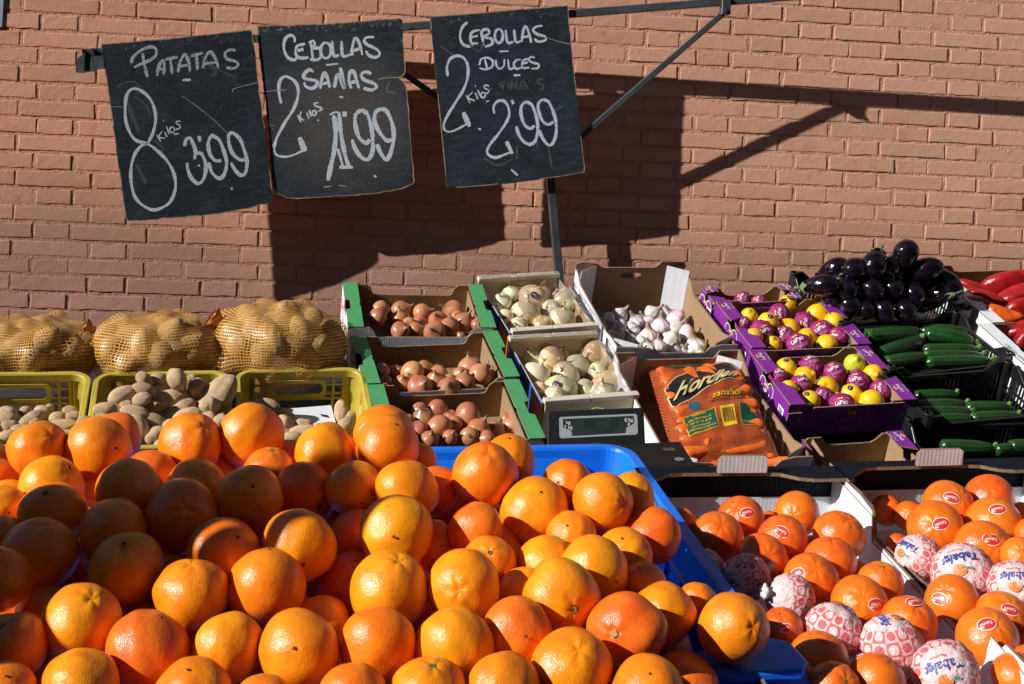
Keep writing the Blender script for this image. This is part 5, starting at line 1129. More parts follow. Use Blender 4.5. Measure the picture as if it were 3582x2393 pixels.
mandarins(MA, MB1, 'first carton'); mandarins(MB_, MB2, 'end carton')
# ---- lemons
def lemon_shape(seed, nip=.16):
    w1 = waves(seed, 6, 1.6, .03); w2 = waves(seed + 4, 8, 5, .012)
    def f(d):
        a = np.arccos(np.clip(d[:, 2], -1, 1)); r = 1 + w1(d) + w2(d) + nip * np.exp(-(a / .24) ** 2) - .03 * np.exp(-((a - .42) / .14) ** 2) + .08 * np.exp(-((math.pi - a) / .3) ** 2); return d * r[:, None] * np.array([1, 1, 1.06])
    return f
LM = [blob('lemon', lemon_shape(s, n), MT['lemon_peel'], 40, 30) for s, n in ((51, .2), (52, .14), (53, .17))]
m, nt, b = newmat('purple_film'); nt.links.new(mixc(nt, mapr(nt, noise(nt, 3, 4, .6), .35, .7, 0, 1), lin(.27, .010, .115), lin(.36, .02, .18)), b.inputs['Base Color']); b.inputs['Roughness'].default_value = .22; b.inputs['Specular IOR Level'].default_value = .6
bump(nt, b, noise(nt, 6, 4, .65), .8, .006); MT['purple_film'] = m
PWM = [blob('wrapped_lemon', wrap_shape(s, .05, 5), MT['purple_film'], 44, 30) for s in (61, 62, 63)]
mb = MB(); cap_text(mb, 'LaPaz', .44, 1.11, 0, -.05, .16, 0, 0, .012); cap_text(mb, 'Velvet', .40, 1.11, 1, .08, -.34, 0, .0, -.012)
for sg, cx in ((1, -.14), (-1, .1)): cap_ellipse(mb, .12, .075, 1.10, 2, cx, .56)
PMARK = mb.mesh('printed_mark', [MT['white_ink'], MT['lilac_ink'], MT['yellow_ink']])
mb = MB(); cap_ellipse(mb, .27, .21, 1.06, 0); cap_text(mb, 'LaPaz', .15, 1.065, 1); LSTICK = mb.mesh('sticker', [gmat('violet_sticker', lin(.035, .012, .07), .35), MT['white_ink']])
L2 = [(610, 558, 60, 'L', .0, -.7), (575, 600, 46, 'W', .2, -.3), (730, 592, 68, 'Ls', .2, -.6), (800, 542, 68, 'W', .2, -.2), (955, 598, 74, 'W', .3, 0), (1040, 545, 72, 'Ls', -.7, -.1), (1150, 596, 68, 'L', .6, .2), (865, 635, 70, 'L', -.5, -.5), (690, 650, 74, 'W', .4, 0), (1070, 652, 76, 'W', .0, -.2), (640, 687, 62, 'L', -.6, -.3), (825, 688, 78, 'W', .1, -.4), (975, 690, 66, 'L', .1, -.2), (1180, 682, 64, 'W', -.5, 0), (760, 738, 64, 'L', 0, -.7), (925, 745, 88, 'W', 0, -.35), (1100, 738, 72, 'Ls', .5, .3)]
L3 = [(845, 880, 68, 'Ls', 0, -.75), (1000, 882, 76, 'W', .1, -.8), (1150, 912, 74, 'W', 0, -.3), (1275, 862, 71, 'Lg', .2, -.5), (1400, 922, 71, 'L', .25, 0), (795, 932, 58, 'W', .2, -.4), (965, 937, 71, 'Ls', -.1, .0), (930, 997, 74, 'W', .4, -.5), (1105, 1002, 74, 'L', -.35, -.25), (1290, 968, 80, 'W', 0, -.1), (1440, 1022, 70, 'W', .1, -.3), (860, 1012, 56, 'Ls', .1, .5), (1250, 1052, 74, 'Ls', 0, -.65), (1075, 1068, 68, 'W', -.1, -.3), (990, 1092, 72, 'Ls', -.2, -.7), (1380, 1092, 76, 'L', -.9, .2), (1200, 1120, 82, 'W', 0, -.1), (1165, 1075, 45, 'L', 0, 0)]
L1 = [(570, 447, 54, 'W', 0, -.3), (672, 472, 54, 'W', 0, -.5), (855, 474, 58, 'L', .3, -.6), (390, 472, 52, 'L', 0, -.5), (362, 520, 44, 'W', .2, -.2)]
def lemons(lst, box, where, off=-.02):
    its = []
    for t in lst: x, y = C6((t[0], t[1])); it = Item(x, y, t[2] / 1.8054, box.rim, off - (.03 if t[1] > max(q[1] for q in lst) - 45 else 0), y + t[2] * .2); it.t = t; its.append(it)
    relax(its, .90, lim=.06); rl = [dict(x=i.px, y=i.py, i=i) for i in its]; rows_of(rl, 24)
    for r in rl:
        i = r['i']; t = i.t; k = t[3]; n = screen_dir(i.px, i.py, t[4], t[5])
        if k == 'W':
            x_ = norm(CX - n * (CX @ n)); y_ = np.cross(n, x_); rt = M4(x_, y_, n, (0, 0, 0)) @ Matrix.Rotation(random.choice((.2, 1.2, .5, 1.4)) + random.gauss(0, .15), 4, 'Z')
            o = put('wrapped_lemon', random.choice(PWM), i.pos, rt, (i.R * .98,) * 3, f"lemon wrapped in magenta film, {r['place']} of {where}", 'lemon', 'lemons in the purple boxes'); child('printed_mark', PMARK, o); continue
        col = (.82 + RNG.normal(0, .02), .48 + RNG.normal(0, .03), .010) if k != 'Lg' else (.50, .52, .03)
        if k == 'Ls':
            pole = norm(RNG.normal(0, 1, 3) + CX * random.choice((-1, 1)) * 1.5); o = put('lemon', random.choice(LM), i.pos, rot_to(pole), (i.R * .96,) * 3, f"lemon with violet sticker, {r['place']} of {where}", 'lemon', 'lemons in the purple boxes', col)
            L = o.matrix_world.to_3x3().inverted() @ Vector(n); L.normalize(); child('sticker', LSTICK, o, L.to_track_quat('Z', 'Y').to_matrix().to_4x4())
        else:
            o = put('lemon', random.choice(LM), i.pos, rot_to(n), (i.R * .96,) * 3, ('greenish unripe lemon' if k == 'Lg' else 'plain yellow lemon') + f", {r['place']} of {where}", 'lemon', 'lemons in the purple boxes', col); child('stem_scar', SCAR['s'], o, Matrix.Rotation(math.pi, 4, 'X') @ Matrix.Translation((0, 0, .16)))
lemons(L2, LB2, 'middle purple box'); lemons(L3, LB3, 'front purple box'); lemons(L1, LB1, 'rear purple box', -.03)
# ---- onions
def skin(name, streak, rough, rnd=.12):
    m, nt, b = newmat(name); v = tc(nt); sp = N(nt, 'SeparateXYZ', {0: v}); oc = N(nt, 'ObjectInfo')
    lon = math_(nt, 'ARCTAN2', sp.outputs[1], sp.outputs[0])
    q = N(nt, 'CombineXYZ', {0: math_(nt, 'MULTIPLY', math_(nt, 'SINE', lon), 7.0), 1: math_(nt, 'MULTIPLY', math_(nt, 'COSINE', lon), 7.0), 2: math_(nt, 'ADD', math_(nt, 'MULTIPLY', sp.outputs[2], .7), math_(nt, 'MULTIPLY', oc.outputs['Random'], 50.0))}).outputs[0]
    s = noise(nt, 1.6, 4, .65, q); c = N(nt, 'HueSaturation', {'Color': oc.outputs['Color'], 'Value': mapr(nt, s, .3, .7, 1 - rnd * 1.6, 1 + rnd)}).outputs[0]
    c = mixc(nt, mapr(nt, s, .56, .66, 0, .5), c, streak)
    c = mixc(nt, mapr(nt, noise(nt, 2.0, 4, .6), .58, .68, 0, .55 if rnd > .1 else .12), c, streak)
    c = mixc(nt, mapr(nt, sp.outputs[2], .78, 1.05, 0, .8), c, lin(.22, .13, .07))
    nt.links.new(c, b.inputs['Base Color']); b.inputs['Roughness'].default_value = rough; b.inputs['Coat Weight'].default_value = .1; b.inputs['Coat Roughness'].default_value = .25
    bump(nt, b, s, .12, .002); return m
MT['onion'] = skin('copper_onion_skin', lin(.50, .26, .13), .34); MT['white_onion'] = skin('white_onion_skin', lin(.72, .56, .30), .30, .05); MT['garlic'] = skin('garlic_skin', lin(.42, .28, .36), .62, .06)
MT['root'] = gmat('dry_root', lin(.24, .17, .10), .95); MT['shoot'] = gmat('dry_shoot', lin(.34, .21, .11), .8, 60, .5, .002, 20, .3)
def oprof(neck, nr): # root to neck
    p = [(.0, -.86), (.10, -.87)] + [(math.sin(t) ** .85, -.87 * math.cos(t)) for t in np.linspace(.25, 2.35, 13)]
    return p + [(.50, .80), (.28, min(.96, neck - .1)), (.16, min(1.08, neck - .04)), (nr, neck), (nr * .8, neck + .12), (0, neck + .13)]
ONM = [lathe('onion', oprof(n, r), MT['onion'], 28, 0, 0, waves(s, 6, 2.0, .05)) for s, n, r in ((71, 1.22, .09), (72, 1.35, .06), (73, 1.12, .10), (74, 1.28, .08))]
WOM = [lathe('white_onion', [(r, z * .90) for r, z in oprof(n, r_)], MT['white_onion'], 28, 0, 0, waves(s, 5, 1.3, .022)) for s, n, r_ in ((81, .98, .11), (82, 1.03, .08), (83, .94, .13))]
mb = MB(); rg = np.random.default_rng(3)
for k in range(22): a = rg.uniform(0, 6.28); r = rg.uniform(0, .13); e = rg.uniform(.1, .3); mb.tube([(r * math.cos(a), r * math.sin(a), -.84), (r * 1.4 * math.cos(a), r * 1.4 * math.sin(a), -.92), ((r + e * .5) * math.cos(a), (r + e * .5) * math.sin(a), -.98 - e * .3)], .014, 3, cap=False)
ROOT = mb.mesh('root_tuft', MT['root'])
mb = MB()
for k in range(4): a = k * 1.7; mb.tube([(0, 0, 1.1), (.05 * math.cos(a), .05 * math.sin(a), 1.3), (.16 * math.cos(a), .16 * math.sin(a), 1.42 + .05 * k)], [.05, .03, .006], 5)
SHOOT = mb.mesh('dry_neck', MT['shoot'])
def onions(lst, conv, sc_, plane, off, me, name, cat, look, grp, where, cols, gap=24, lim=.07, kk=.88, big=1.06):
    its = []
    for t in lst: x, y = conv((t[0], t[1])); it = Item(x, y, t[2] * big / sc_, plane, off - (.02 if t[1] > max(q[1] for q in lst) - 45 else 0), y + t[2] * .2); it.t = t; its.append(it)
    relax(its, kk, lim=lim); rl = [dict(x=i.px, y=i.py, i=i) for i in its]; rows_of(rl, gap)
    for r in rl:
        i = r['i']; t = i.t; ax = t[3] if len(t) > 3 else None
        if ax == 'root': n = -screen_dir(i.px, i.py, RNG.normal(0, .25), -.2 + RNG.normal(0, .2)); w = 'roots showing'
        elif ax is None: n = norm(screen_dir(i.px, i.py, RNG.normal(0, .45), -.45 + RNG.normal(0, .35))); w = 'neck up'
        else: a = math.radians(ax); n = norm(screen_dir(i.px, i.py, .93 * math.cos(a), -.93 * math.sin(a))); w = 'lying on its side'
        c = cols[RNG.integers(0, len(cols))]; c = tuple(x * (1 + RNG.normal(0, .06)) for x in c)
        o = put(name, random.choice(me), i.pos, rot_to(n), (i.R, i.R, i.R * .95), f"{look}, {w}, {r['place']} of {where}", cat, grp, c)
        child('root_tuft', ROOT, o); child('dry_neck', SHOOT, o)
        if name == 'white_onion' and RNG.random() < .22: L = o.matrix_world.to_3x3().inverted() @ Vector(screen_dir(i.px, i.py, RNG.normal(0, .3), RNG.normal(0, .3))); L.normalize(); child('sticker', LSTICK, o, L.to_track_quat('Z', 'Y').to_matrix().to_4x4() @ Matrix.Scale(.9, 4, (1, 0, 0)))
CU = [(.50, .205, .085), (.44, .165, .07), (.56, .24, .10), (.45, .15, .08)]
OA = [(455, 455, 57, 'root'), (430, 512, 66, 170), (595, 468, 73, 30), (585, 522, 66, 95), (740, 482, 66, 20), (948, 470, 80), (720, 552, 56), (845, 532, 66), (1025, 542, 70, 60), (925, 570, 66, 88), (590, 605, 66), (695, 605, 63, 30), (825, 612, 76), (1115, 557, 44), (1000, 636, 30), (980, 510, 45), (650, 560, 50)]
OB = [(670, 890, 80, 'root'), (755, 872, 70, 25), (455, 880, 60), (560, 892, 57), (850, 903, 66), (1065, 850, 78, 100), (1140, 900, 76, 60), (1218, 900, 46), (600, 965, 62), (725, 990, 85), (830, 945, 66), (925, 945, 48), (1030, 955, 70, 85), (920, 1000, 82), (1000, 900, 55), (480, 960, 55)]
OC = [(720, 1155, 62), (845, 1142, 68, 'root'), (1050, 1180, 86, 200), (745, 1202, 76), (855, 1262, 86, 300), (955, 1242, 57), (930, 1192, 52), (1125, 1280, 82, 60), (1062, 1325, 66, 'root'), (1240, 1280, 62), (1348, 1270, 76, 'root'), (1320, 1212, 55, 20), (710, 1282, 66), (790, 1345, 62), (930, 1330, 55), (1180, 1345, 60), (640, 1220, 50)]
for lst, c, wh in ((OA, GA, 'rear green crate'), (OB, GB, 'middle green crate'), (OC, GC, 'front green crate')): onions(lst, C5, 1.956, c.rim, -.035, ONM, 'onion', 'onion', 'copper onion', 'copper onions in the green crates', wh, CU)
WC = [(.80, .68, .44), (.78, .72, .52), (.74, .72, .46), (.80, .60, .36)]
W1 = [(1280, 405, 62), (1345, 350, 62, 100), (1500, 380, 100, 60), (1530, 352, 80), (1698, 385, 84, 120), (1445, 482, 97, 80), (1620, 457, 66), (1697, 518, 86, 80), (1310, 507, 56), (1560, 552, 66, 100), (1395, 572, 62), (1745, 425, 45), (1240, 450, 40)]
W2 = [(1480, 782, 76), (1622, 802, 90), (1917, 762, 90), (1797, 842, 85), (1515, 905, 95, 60), (1722, 922, 105, 200), (1952, 892, 80), (1990, 968, 102), (1682, 1003, 110, 85), (1850, 990, 56), (1870, 1022, 50), (1982, 1030, 90), (1645, 1055, 72), (1540, 1005, 60), (1700, 780, 50), (1580, 880, 50)]
onions(W1, C5, 1.956, WA.rim, -.04, WOM, 'white_onion', 'onion', 'white onion', 'white onions under film', 'rear wooden box', WC, 24, .07, .9, 1.1); onions(W2, C5, 1.956, WB.rim, -.04, WOM, 'white_onion', 'onion', 'white onion', 'white onions under film', 'front wooden box', WC, 24, .07, .9, 1.1)
# ---- garlic
def gprof(): return [(0, -.72), (.2, -.74)] + [(math.sin(t) ** .9 * (1 - .12 * max(0, math.cos(t + 0))), -.74 * math.cos(t)) for t in np.linspace(.3, 2.2, 11)] + [(.55, .68), (.32, .9), (.2, 1.1), (.16, 1.35), (.17, 1.7), (.13, 1.78), (0, 1.76)]
GM = [lathe('garlic_bulb', gprof(), MT['garlic'], 48, 9, a, waves(s, 6, 2.2, .07)) for s, a in ((91, .045), (92, .06), (93, .035))]
CG = lambda p: (2050 + p[0] / 3.912, 880 + p[1] / 3.912)
GL = [(1030, 1035, 122, 88), (905, 855, 102, 40), (1230, 915, 118, 130), (1235, 1065, 112, 45), (1388, 1140, 122, 190), (455, 1042, 108, 150), (690, 965, 92, 120), (640, 1062, 98, 200), (840, 965, 90, 125), (460, 882, 98, 48), (300, 935, 92, 140), (370, 1155, 82, 60), (865, 1165, 108, 95), (1170, 1205, 118, 330), (1490, 1315, 130, 100), (1000, 1300, 96, 92), (860, 1312, 72, 100), (610, 1205, 74, 110), (760, 1235, 80, 200), (475, 1185, 72, 150), (1200, 1350, 88, 75), (1390, 1285, 82, 20), (230, 1040, 60, 90), (1330, 1350, 60, 60), (560, 1290, 60, 90), (720, 1330, 55, 60), (180, 900, 60, 90), (1080, 1150, 50, 0), (1560, 1390, 60, 80)]
onions(GL, CG, 3.912, GX.rim, -.10, GM, 'garlic_bulb', 'garlic', 'pale garlic bulb', 'garlic bulbs in the tall carton', 'tall carton', [(.66, .60, .55), (.62, .53, .55), (.60, .48, .54), (.70, .66, .60)], 14, .05, .6, 1.22)
# ---- potatoes
def potato_shape(seed):
    w1 = waves(seed, 5, 1.7, .15); w2 = waves(seed + 2, 9, 4, .045)
    r_ = np.random.default_rng(seed); eyes = [norm(r_.normal(0, 1, 3)) for _ in range(7)]
    def f(d):
        r = 1 + w1(d) + w2(d)
        for e in eyes: r -= .035 * np.exp(-((1 - d @ e) / .012))
        return d * r[:, None]
    return f
m = gmat('potato_skin', lin(.52, .36, .205), .85, 18, .6, .005, 3, .25, rnd=.14, dirt=(20, .62, lin(.22, .145, .08), .65)); MT['potato'] = m
PM = [blob('potato', potato_shape(s), MT['potato'], 30, 20) for s in range(101, 108)]
MT['net_shaded_potato'] = gmat('net_shaded_potato_skin', lin(.38, .255, .12), .85, 18, .6, .005, 3, .25, rnd=.16, dirt=(20, .60, lin(.15, .09, .045), .65))  # darker copy of the loose potato skin: the net's shade is in its colour
PM2 = [blob('potato', potato_shape(s), MT['net_shaded_potato'], 30, 20) for s in range(108, 112)]
POT = {'A': [(45, 1088, 75, 66, 0), (175, 1055, 46, 38, 0), (280, 1090, 92, 80, 30), (215, 1120, 95, 62, 35), (70, 1162, 62, 52, 0), (240, 1135, 48, 36, 0), (405, 1095, 64, 48, 0), (478, 1050, 52, 34, 0), (502, 1092, 58, 40, 10), (425, 1152, 108, 42, 5), (55, 1240, 80, 60, 10), (20, 1330, 70, 50, 0), (450, 1215, 70, 40, 0), (150, 1190, 70, 50, 0), (330, 1200, 70, 45, 0), (-40, 1170, 70, 55, 0), (-60, 1280, 80, 55, 0), (330, 1040, 50, 40, 0)],
       'B': [(985, 832, 60, 46, -20), (1080, 848, 72, 62, 0), (1210, 832, 80, 66, -60), (1350, 895, 72, 70, 0), (840, 932, 102, 62, 25), (985, 905, 88, 48, -15), (970, 972, 66, 46, 20), (1145, 978, 146, 80, 12), (1485, 955, 184, 96, 50), (740, 1040, 106, 50, 8), (870, 1012, 55, 36, 0), (920, 1060, 98, 46, -10), (1235, 1055, 118, 72, 35), (1280, 1092, 102, 58, 20), (1060, 1112, 98, 52, -15), (960, 1160, 102, 66, -50), (1440, 1112, 78, 72, -60), (580, 1120, 58, 42, 20), (1070, 1222, 96, 66, 28), (1310, 832, 46, 34, 0), (1515, 1120, 60, 50, 0), (1130, 1290, 70, 50, 0), (1280, 1190, 90, 60, 0), (700, 1120, 80, 55, 0), (820, 1180, 80, 60, 0), (1430, 1010, 70, 60, 0), (1080, 920, 70, 50, 0), (1200, 1160, 80, 60, 0)],
       'C': [(1730, 1012, 72, 36, 5), (1850, 1002, 78, 40, -15), (1930, 1082, 86, 52, 0), (1950, 1140, 66, 60, 0), (2085, 1138, 58, 34, -8), (2080, 1195, 104, 48, 5), (2230, 1168, 78, 34, -5), (1985, 1300, 60, 36, 15), (2332, 1055, 46, 76, 0), (2365, 1170, 90, 66, 50), (1610, 1055, 98, 46, 20), (1660, 1130, 80, 60, 0), (1780, 1160, 80, 60, 0), (2400, 1090, 50, 40, 30), (2260, 1260, 80, 50, 0), (2120, 1270, 80, 50, 0), (1850, 1240, 80, 60, 0), (1640, 1090, 80, 50, 10), (1700, 1210, 80, 55, 0), (1600, 1190, 80, 55, -20), (1760, 1080, 70, 50, 0), (2000, 1240, 80, 50, 0), (2200, 1230, 70, 50, 0)]}
for key, c, wh, rise in (('A', YA, 'end yellow crate', -.05), ('B', YB, 'middle yellow crate', -.01), ('C', YC, 'last yellow crate', -.05)):
    its = []
    for t in POT[key]:
        x, y = C4((t[0], t[1])); up = (.07 * max(0, min(1, (1180 - t[1]) / 330)) if key == 'B' else 0); it = Item(x, y, (t[2] + t[3]) / 2 / 1.956 * .92, c.rim, rise + up, y); it.t = t; its.append(it)
    relax(its, .82, lim=.05); rl = [dict(x=i.px, y=i.py, i=i) for i in its]; rows_of(rl, 28)
    for r in rl:
        i = r['i']; t = i.t; k = i.d / FPX / 1.956; sz = max(t[2], t[3]) / max(1, min(t[2], t[3]))
        w = 'long potato' if sz > 1.6 else 'oval potato' if sz > 1.25 else 'round potato'
        put('potato', random.choice(PM), i.pos, axis_rot(i.px, i.py, t[4]), (t[2] * k, t[3] * k, min(t[2], t[3]) * k), f"{w} with earthy skin, {r['place']} of {wh}", 'potato', 'loose potatoes in the yellow crates')
# ---- net sacks of potatoes
m, nt, b = newmat('orange_net'); out = nt.nodes['Material Output']; uv = N(nt, 'UVMap').outputs[0]; sp = N(nt, 'SeparateXYZ', {0: uv})
wob_ = math_(nt, 'MULTIPLY', noise(nt, 6, 3, .6), .06); U = math_(nt, 'ADD', sp.outputs[0], wob_); V = math_(nt, 'ADD', sp.outputs[1], wob_)
hv = math_(nt, 'FRACT', math_(nt, 'MULTIPLY', V, 62.0)); th = math_(nt, 'LESS_THAN', hv, .22)
tri = math_(nt, 'ABSOLUTE', math_(nt, 'SUBTRACT', hv, .5)); zz = math_(nt, 'LESS_THAN', math_(nt, 'FRACT', math_(nt, 'ADD', math_(nt, 'MULTIPLY', U, 138.0), tri)), .24)
al = math_(nt, 'MAXIMUM', th, zz)
b.inputs['Base Color'].default_value = lin(.74, .38, .08); b.inputs['Roughness'].default_value = .42; b.inputs['Specular IOR Level'].default_value = .6
nt.links.new(N(nt, 'MixShader', {0: al, 1: N(nt, 'BsdfTransparent').outputs[0], 2: b.outputs[0]}).outputs[0], out.inputs[0]); MT['net'] = m
MT['net_solid'] = gmat('gathered_net', lin(.62, .24, .035), .5, 60, .9, .006, 30, .5)
def sack(cx, cy, hw, hh, back, label, seed, where, neck, crate):
    x, y = C4((cx, cy)); x0, y0 = C4((cx, 800)); d = crate.rim.hit(x0, y0)[1] + back; P0 = at(x, y, d); k = d / FPX / 1.956
    X = norm(WS + crate.r); Z = np.array([0, 0, 1.0]); Z = norm(Z - X * (X @ Z)); Y = np.cross(Z, X); A = np.array([hw * k, .15, hh * k])
    inn = []; E = empty('potato_sack', M4(X, Y, Z, P0), label, 'sack', 'orange net sacks of potatoes'); r = np.random.default_rng(seed)
    ell_ = []; n = 46
    for i in range(n):
        z = 1 - 2 * (i + .5) / n; a = i * 2.39996; q = math.sqrt(1 - z * z); dd = np.array([q * math.cos(a), q * math.sin(a), z])
        if dd[1] > .6: continue
        rad = np.array([r.uniform(.044, .060), r.uniform(.034, .044), r.uniform(.034, .042)]); c = dd * (A - .037) * r.uniform(.94, 1.06)
        R = Quaternion(r.normal(0, 1, 4)).normalized().to_matrix(); ell_.append((c, rad, np.array(R)))
        if dd[1] < .2 and dd[2] > -.55: inn.append((c, R, rad))
    rl = []
    for c, R, rad in inn: w_ = M4(X, Y, Z, P0) @ Vector(c); q = project(w_); rl.append(dict(x=q[0], y=q[1], i=(w_, R, rad)))
    rows_of(rl, 42)
    for e in rl:
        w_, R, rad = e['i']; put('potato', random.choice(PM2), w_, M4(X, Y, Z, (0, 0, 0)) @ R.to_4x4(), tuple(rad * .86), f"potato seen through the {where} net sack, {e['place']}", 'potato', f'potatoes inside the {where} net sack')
    nu, nv = 110, 64; dirs, fs = sphere_dirs(nu, nv); rr_ = np.zeros(len(dirs))
    for c, rad, R in ell_:
        q = (dirs @ R) / (rad + .0035); p = (R.T @ c) / (rad + .0035)
        aa = (q * q).sum(1); bb = q @ p; cc = p @ p - 1; disc_ = bb * bb - aa * cc; ok = disc_ > 0; t = np.where(ok, (bb + np.sqrt(np.maximum(disc_, 0))) / aa, 0); rr_ = np.maximum(rr_, t)
    body = (np.abs(dirs / (A * .90)) ** 2.6).sum(1) ** (-1 / 2.6); rr_ = np.maximum(rr_, body)
    G = rr_[1:-1].reshape(nv - 1, nu)
    for _ in range(13):
        av = (np.roll(G, 1, 1) + np.roll(G, -1, 1) + np.vstack([G[:1], G[:-1]]) + np.vstack([G[1:], G[-1:]])) / 4; G = np.maximum(G, av * .9996)
    G = G + .0015; rr_[1:-1] = G.reshape(-1); rr_[0] = G[0].mean(); rr_[-1] = G[-1].mean()
    me = bpy.data.meshes.new('net'); me.from_pydata([tuple(v) for v in dirs * rr_[:, None]], [], fs); me.materials.append(MT['net'])
    uvl = me.uv_layers.new(name='UVMap'); lon = np.arctan2(dirs[:, 1], dirs[:, 0]) / 6.28318; lat = np.arccos(np.clip(dirs[:, 2], -1, 1)) / math.pi
    for p in me.polygons:
        ls = [lon[v] for v in p.vertices]; mx = max(ls)
        for li, v in zip(p.loop_indices, p.vertices): uvl.data[li].uv = (lon[v] + (1 if mx - lon[v] > .5 else 0), lat[v])
    me.polygons.foreach_set('use_smooth', [True] * len(me.polygons)); link('net', me, E)
    if neck:
        mb = MB(); Pn = np.zeros((26, 7, 3)); nx, nz = neck
        for i in range(26):
            a = 2 * math.pi * i / 26
            for j, (q, s_) in enumerate(((.040, 0), (.024, .02), (.014, .035), (.018, .045), (.026, .058), (.030, .07), (.027, .072))):
                w = q * (1 + .28 * math.sin(7 * a + j) + .15 * math.sin(11 * a)); ax = np.array([nx, -.2, nz]); ax = ax / np.linalg.norm(ax)
                e1 = norm(np.cross(ax, [0, 1, .2])); e2 = np.cross(ax, e1); Pn[i, j] = np.array([nx * A[0] * .86, -.03, nz * A[2] * .8]) + ax * (s_ - .03) + e1 * w * math.cos(a) + e2 * w * .6 * math.sin(a)
        mb.grid(Pn, closeu=True); mb.build('gathered_neck', MT['net_solid'], E, smooth=True)
    return E
sack(205, 650, 490, 240, .15, 'orange net sack of potatoes at the wall behind the end yellow crate', 5, 'end', None, YA)
sack(1065, 632, 468, 258, .15, 'orange net sack of potatoes slumped between two other sacks', 6, 'middle', (-.95, .45), YB)
sack(1905, 600, 478, 300, .15, 'tallest orange net sack of potatoes, peaked, touching the green onion crate', 11, 'peaked', (-.9, .55), YC)
# ---- carrots in their bag
MT['carrot'] = gmat('carrot_skin', lin(.74, .13, .016), .45, 40, .3, .002, 7, .15, rnd=.08, dirt=(14, .64, lin(.45, .09, .015), .5)); MT['carrot_top'] = gmat('carrot_top', lin(.12, .11, .04), .8)
CC = lambda p: (2200 + p[0] / 3.733, 1220 + p[1] / 3.733)
class BagSurf:
    def __init__(s):
        quad = [CC(p) for p in ((265, 232), (1440, 165), (1980, 1355), (610, 1430))]; s.r, s.b, s.n, s.o, s.w, s.l = fit(quad, CX_.rim, -.035); s.o = s.o - s.n * .012
        s.M = M4(s.r, s.b, s.n, s.o); s.pl = Plane(s.o, s.n)
        P = [s.loc(*CC(p)) for p in ((265, 232), (1440, 165), (1980, 1355), (610, 1430))]; s.P = P
    def loc(s, px, py): p = s.pl.hit(px, py, .02) - s.o; return np.array([p @ s.r, p @ s.b])
    def quad(s, a, t):   # bilinear over the bag outline; a across 0..1, t from back 0 to front 1
        P = s.P; return (P[0] * (1 - a) + P[1] * a) * (1 - t) + (P[3] * (1 - a) + P[2] * a) * t
    def inv(s, q):
        a = t = .5
        for _ in range(8):
            f = s.quad(a, t) - q; J = np.array([s.quad(a + 1e-4, t) - s.quad(a, t), s.quad(a, t + 1e-4) - s.quad(a, t)]).T / 1e-4
            da = np.linalg.solve(J, -f); a += da[0]; t += da[1]
        return a, t
    def h(s, a, t):
        e = max(0, 1 - abs(2 * a - 1) ** 4) ** .6 * max(0, 1 - abs(2 * t - 1) ** 4) ** .6
        return .006 + e * (.048 + .0045 * math.sin(t * 7.4 * math.pi) * (1 - .3 * math.sin(a * 5)) + .003 * math.sin(a * 9 + t * 4) + .0015 * math.sin(a * 31 + t * 17))
BS = BagSurf(); bag = empty('carrot_bag', BS.M, 'clear bag of carrots printed Hordien zanahorias lying in the white carton', 'bag')
def bagpt(px, py, e=.0): q = BS.loc(px, py); a, t = BS.inv(q); return (*q, BS.h(min(1, max(0, a)), min(1, max(0, t))) + e)
P = np.zeros((46, 46, 3)); Pb = P.copy()
for i, a in enumerate(np.linspace(0, 1, 46)):
    for j, t in enumerate(np.linspace(0, 1, 46)): q = BS.quad(a, t); P[i, j] = (*q, BS.h(a, t) + random.gauss(0, .0004)); Pb[i, j] = (*q, .004 - .5 * (BS.h(a, t) - .006))
m, nt, b = newmat('bag_film'); out = nt.nodes['Material Output']; gl = N(nt, 'BsdfGlossy', {0: lin(1, 1, 1), 1: .10}); bp = N(nt, 'Bump', {'Strength': 1.0, 'Distance': .01, 'Height': noise(nt, 22, 3, .6)}); nt.links.new(bp.outputs[0], gl.inputs['Normal'])
tint = N(nt, 'BsdfDiffuse', {0: lin(.80, .16, .045)}); sp = N(nt, 'SeparateXYZ', {0: tc(nt)})
gx = math_(nt, 'LESS_THAN', math_(nt, 'FRACT', math_(nt, 'MULTIPLY', sp.outputs[0], 330.0)), .34); gy = math_(nt, 'LESS_THAN', math_(nt, 'FRACT', math_(nt, 'MULTIPLY', sp.outputs[1], 330.0)), .34)
s1 = N(nt, 'MixShader', {0: math_(nt, 'MULTIPLY', math_(nt, 'MAXIMUM', gx, gy), .6), 1: N(nt, 'BsdfTransparent', {0: lin(.95, .93, .92)}).outputs[0], 2: tint.outputs[0]}).outputs[0]
fs = N(nt, 'Fresnel', {0: 1.45}); nt.links.new(bp.outputs[0], fs.inputs['Normal'])
nt.links.new(N(nt, 'MixShader', {0: mapr(nt, fs.outputs[0], .03, .5, .035, .7), 1: s1, 2: gl.outputs[0]}).outputs[0], out.inputs[0]); MT['bag_film'] = m
mb = MB(); mb.grid(P[::-1]); mb.grid(Pb); mb.build('film', MT['bag_film'], bag, smooth=True)
mb = MB(); R_ = np.zeros((24, 3, 3))    # loose end of the bag
for i, a in enumerate(np.linspace(-.03, 1.06, 24)):
    q = BS.quad(a, 0); q2 = BS.quad(a, -.16)
    for j, s_ in enumerate((0, .5, 1)): R_[i, j] = (*(q + (q2 - q) * s_), .010 + .012 * s_ * math.sin(a * 23) + .02 * s_)
mb.grid(R_); mb.build('loose_end', MT['film'], bag, smooth=True)
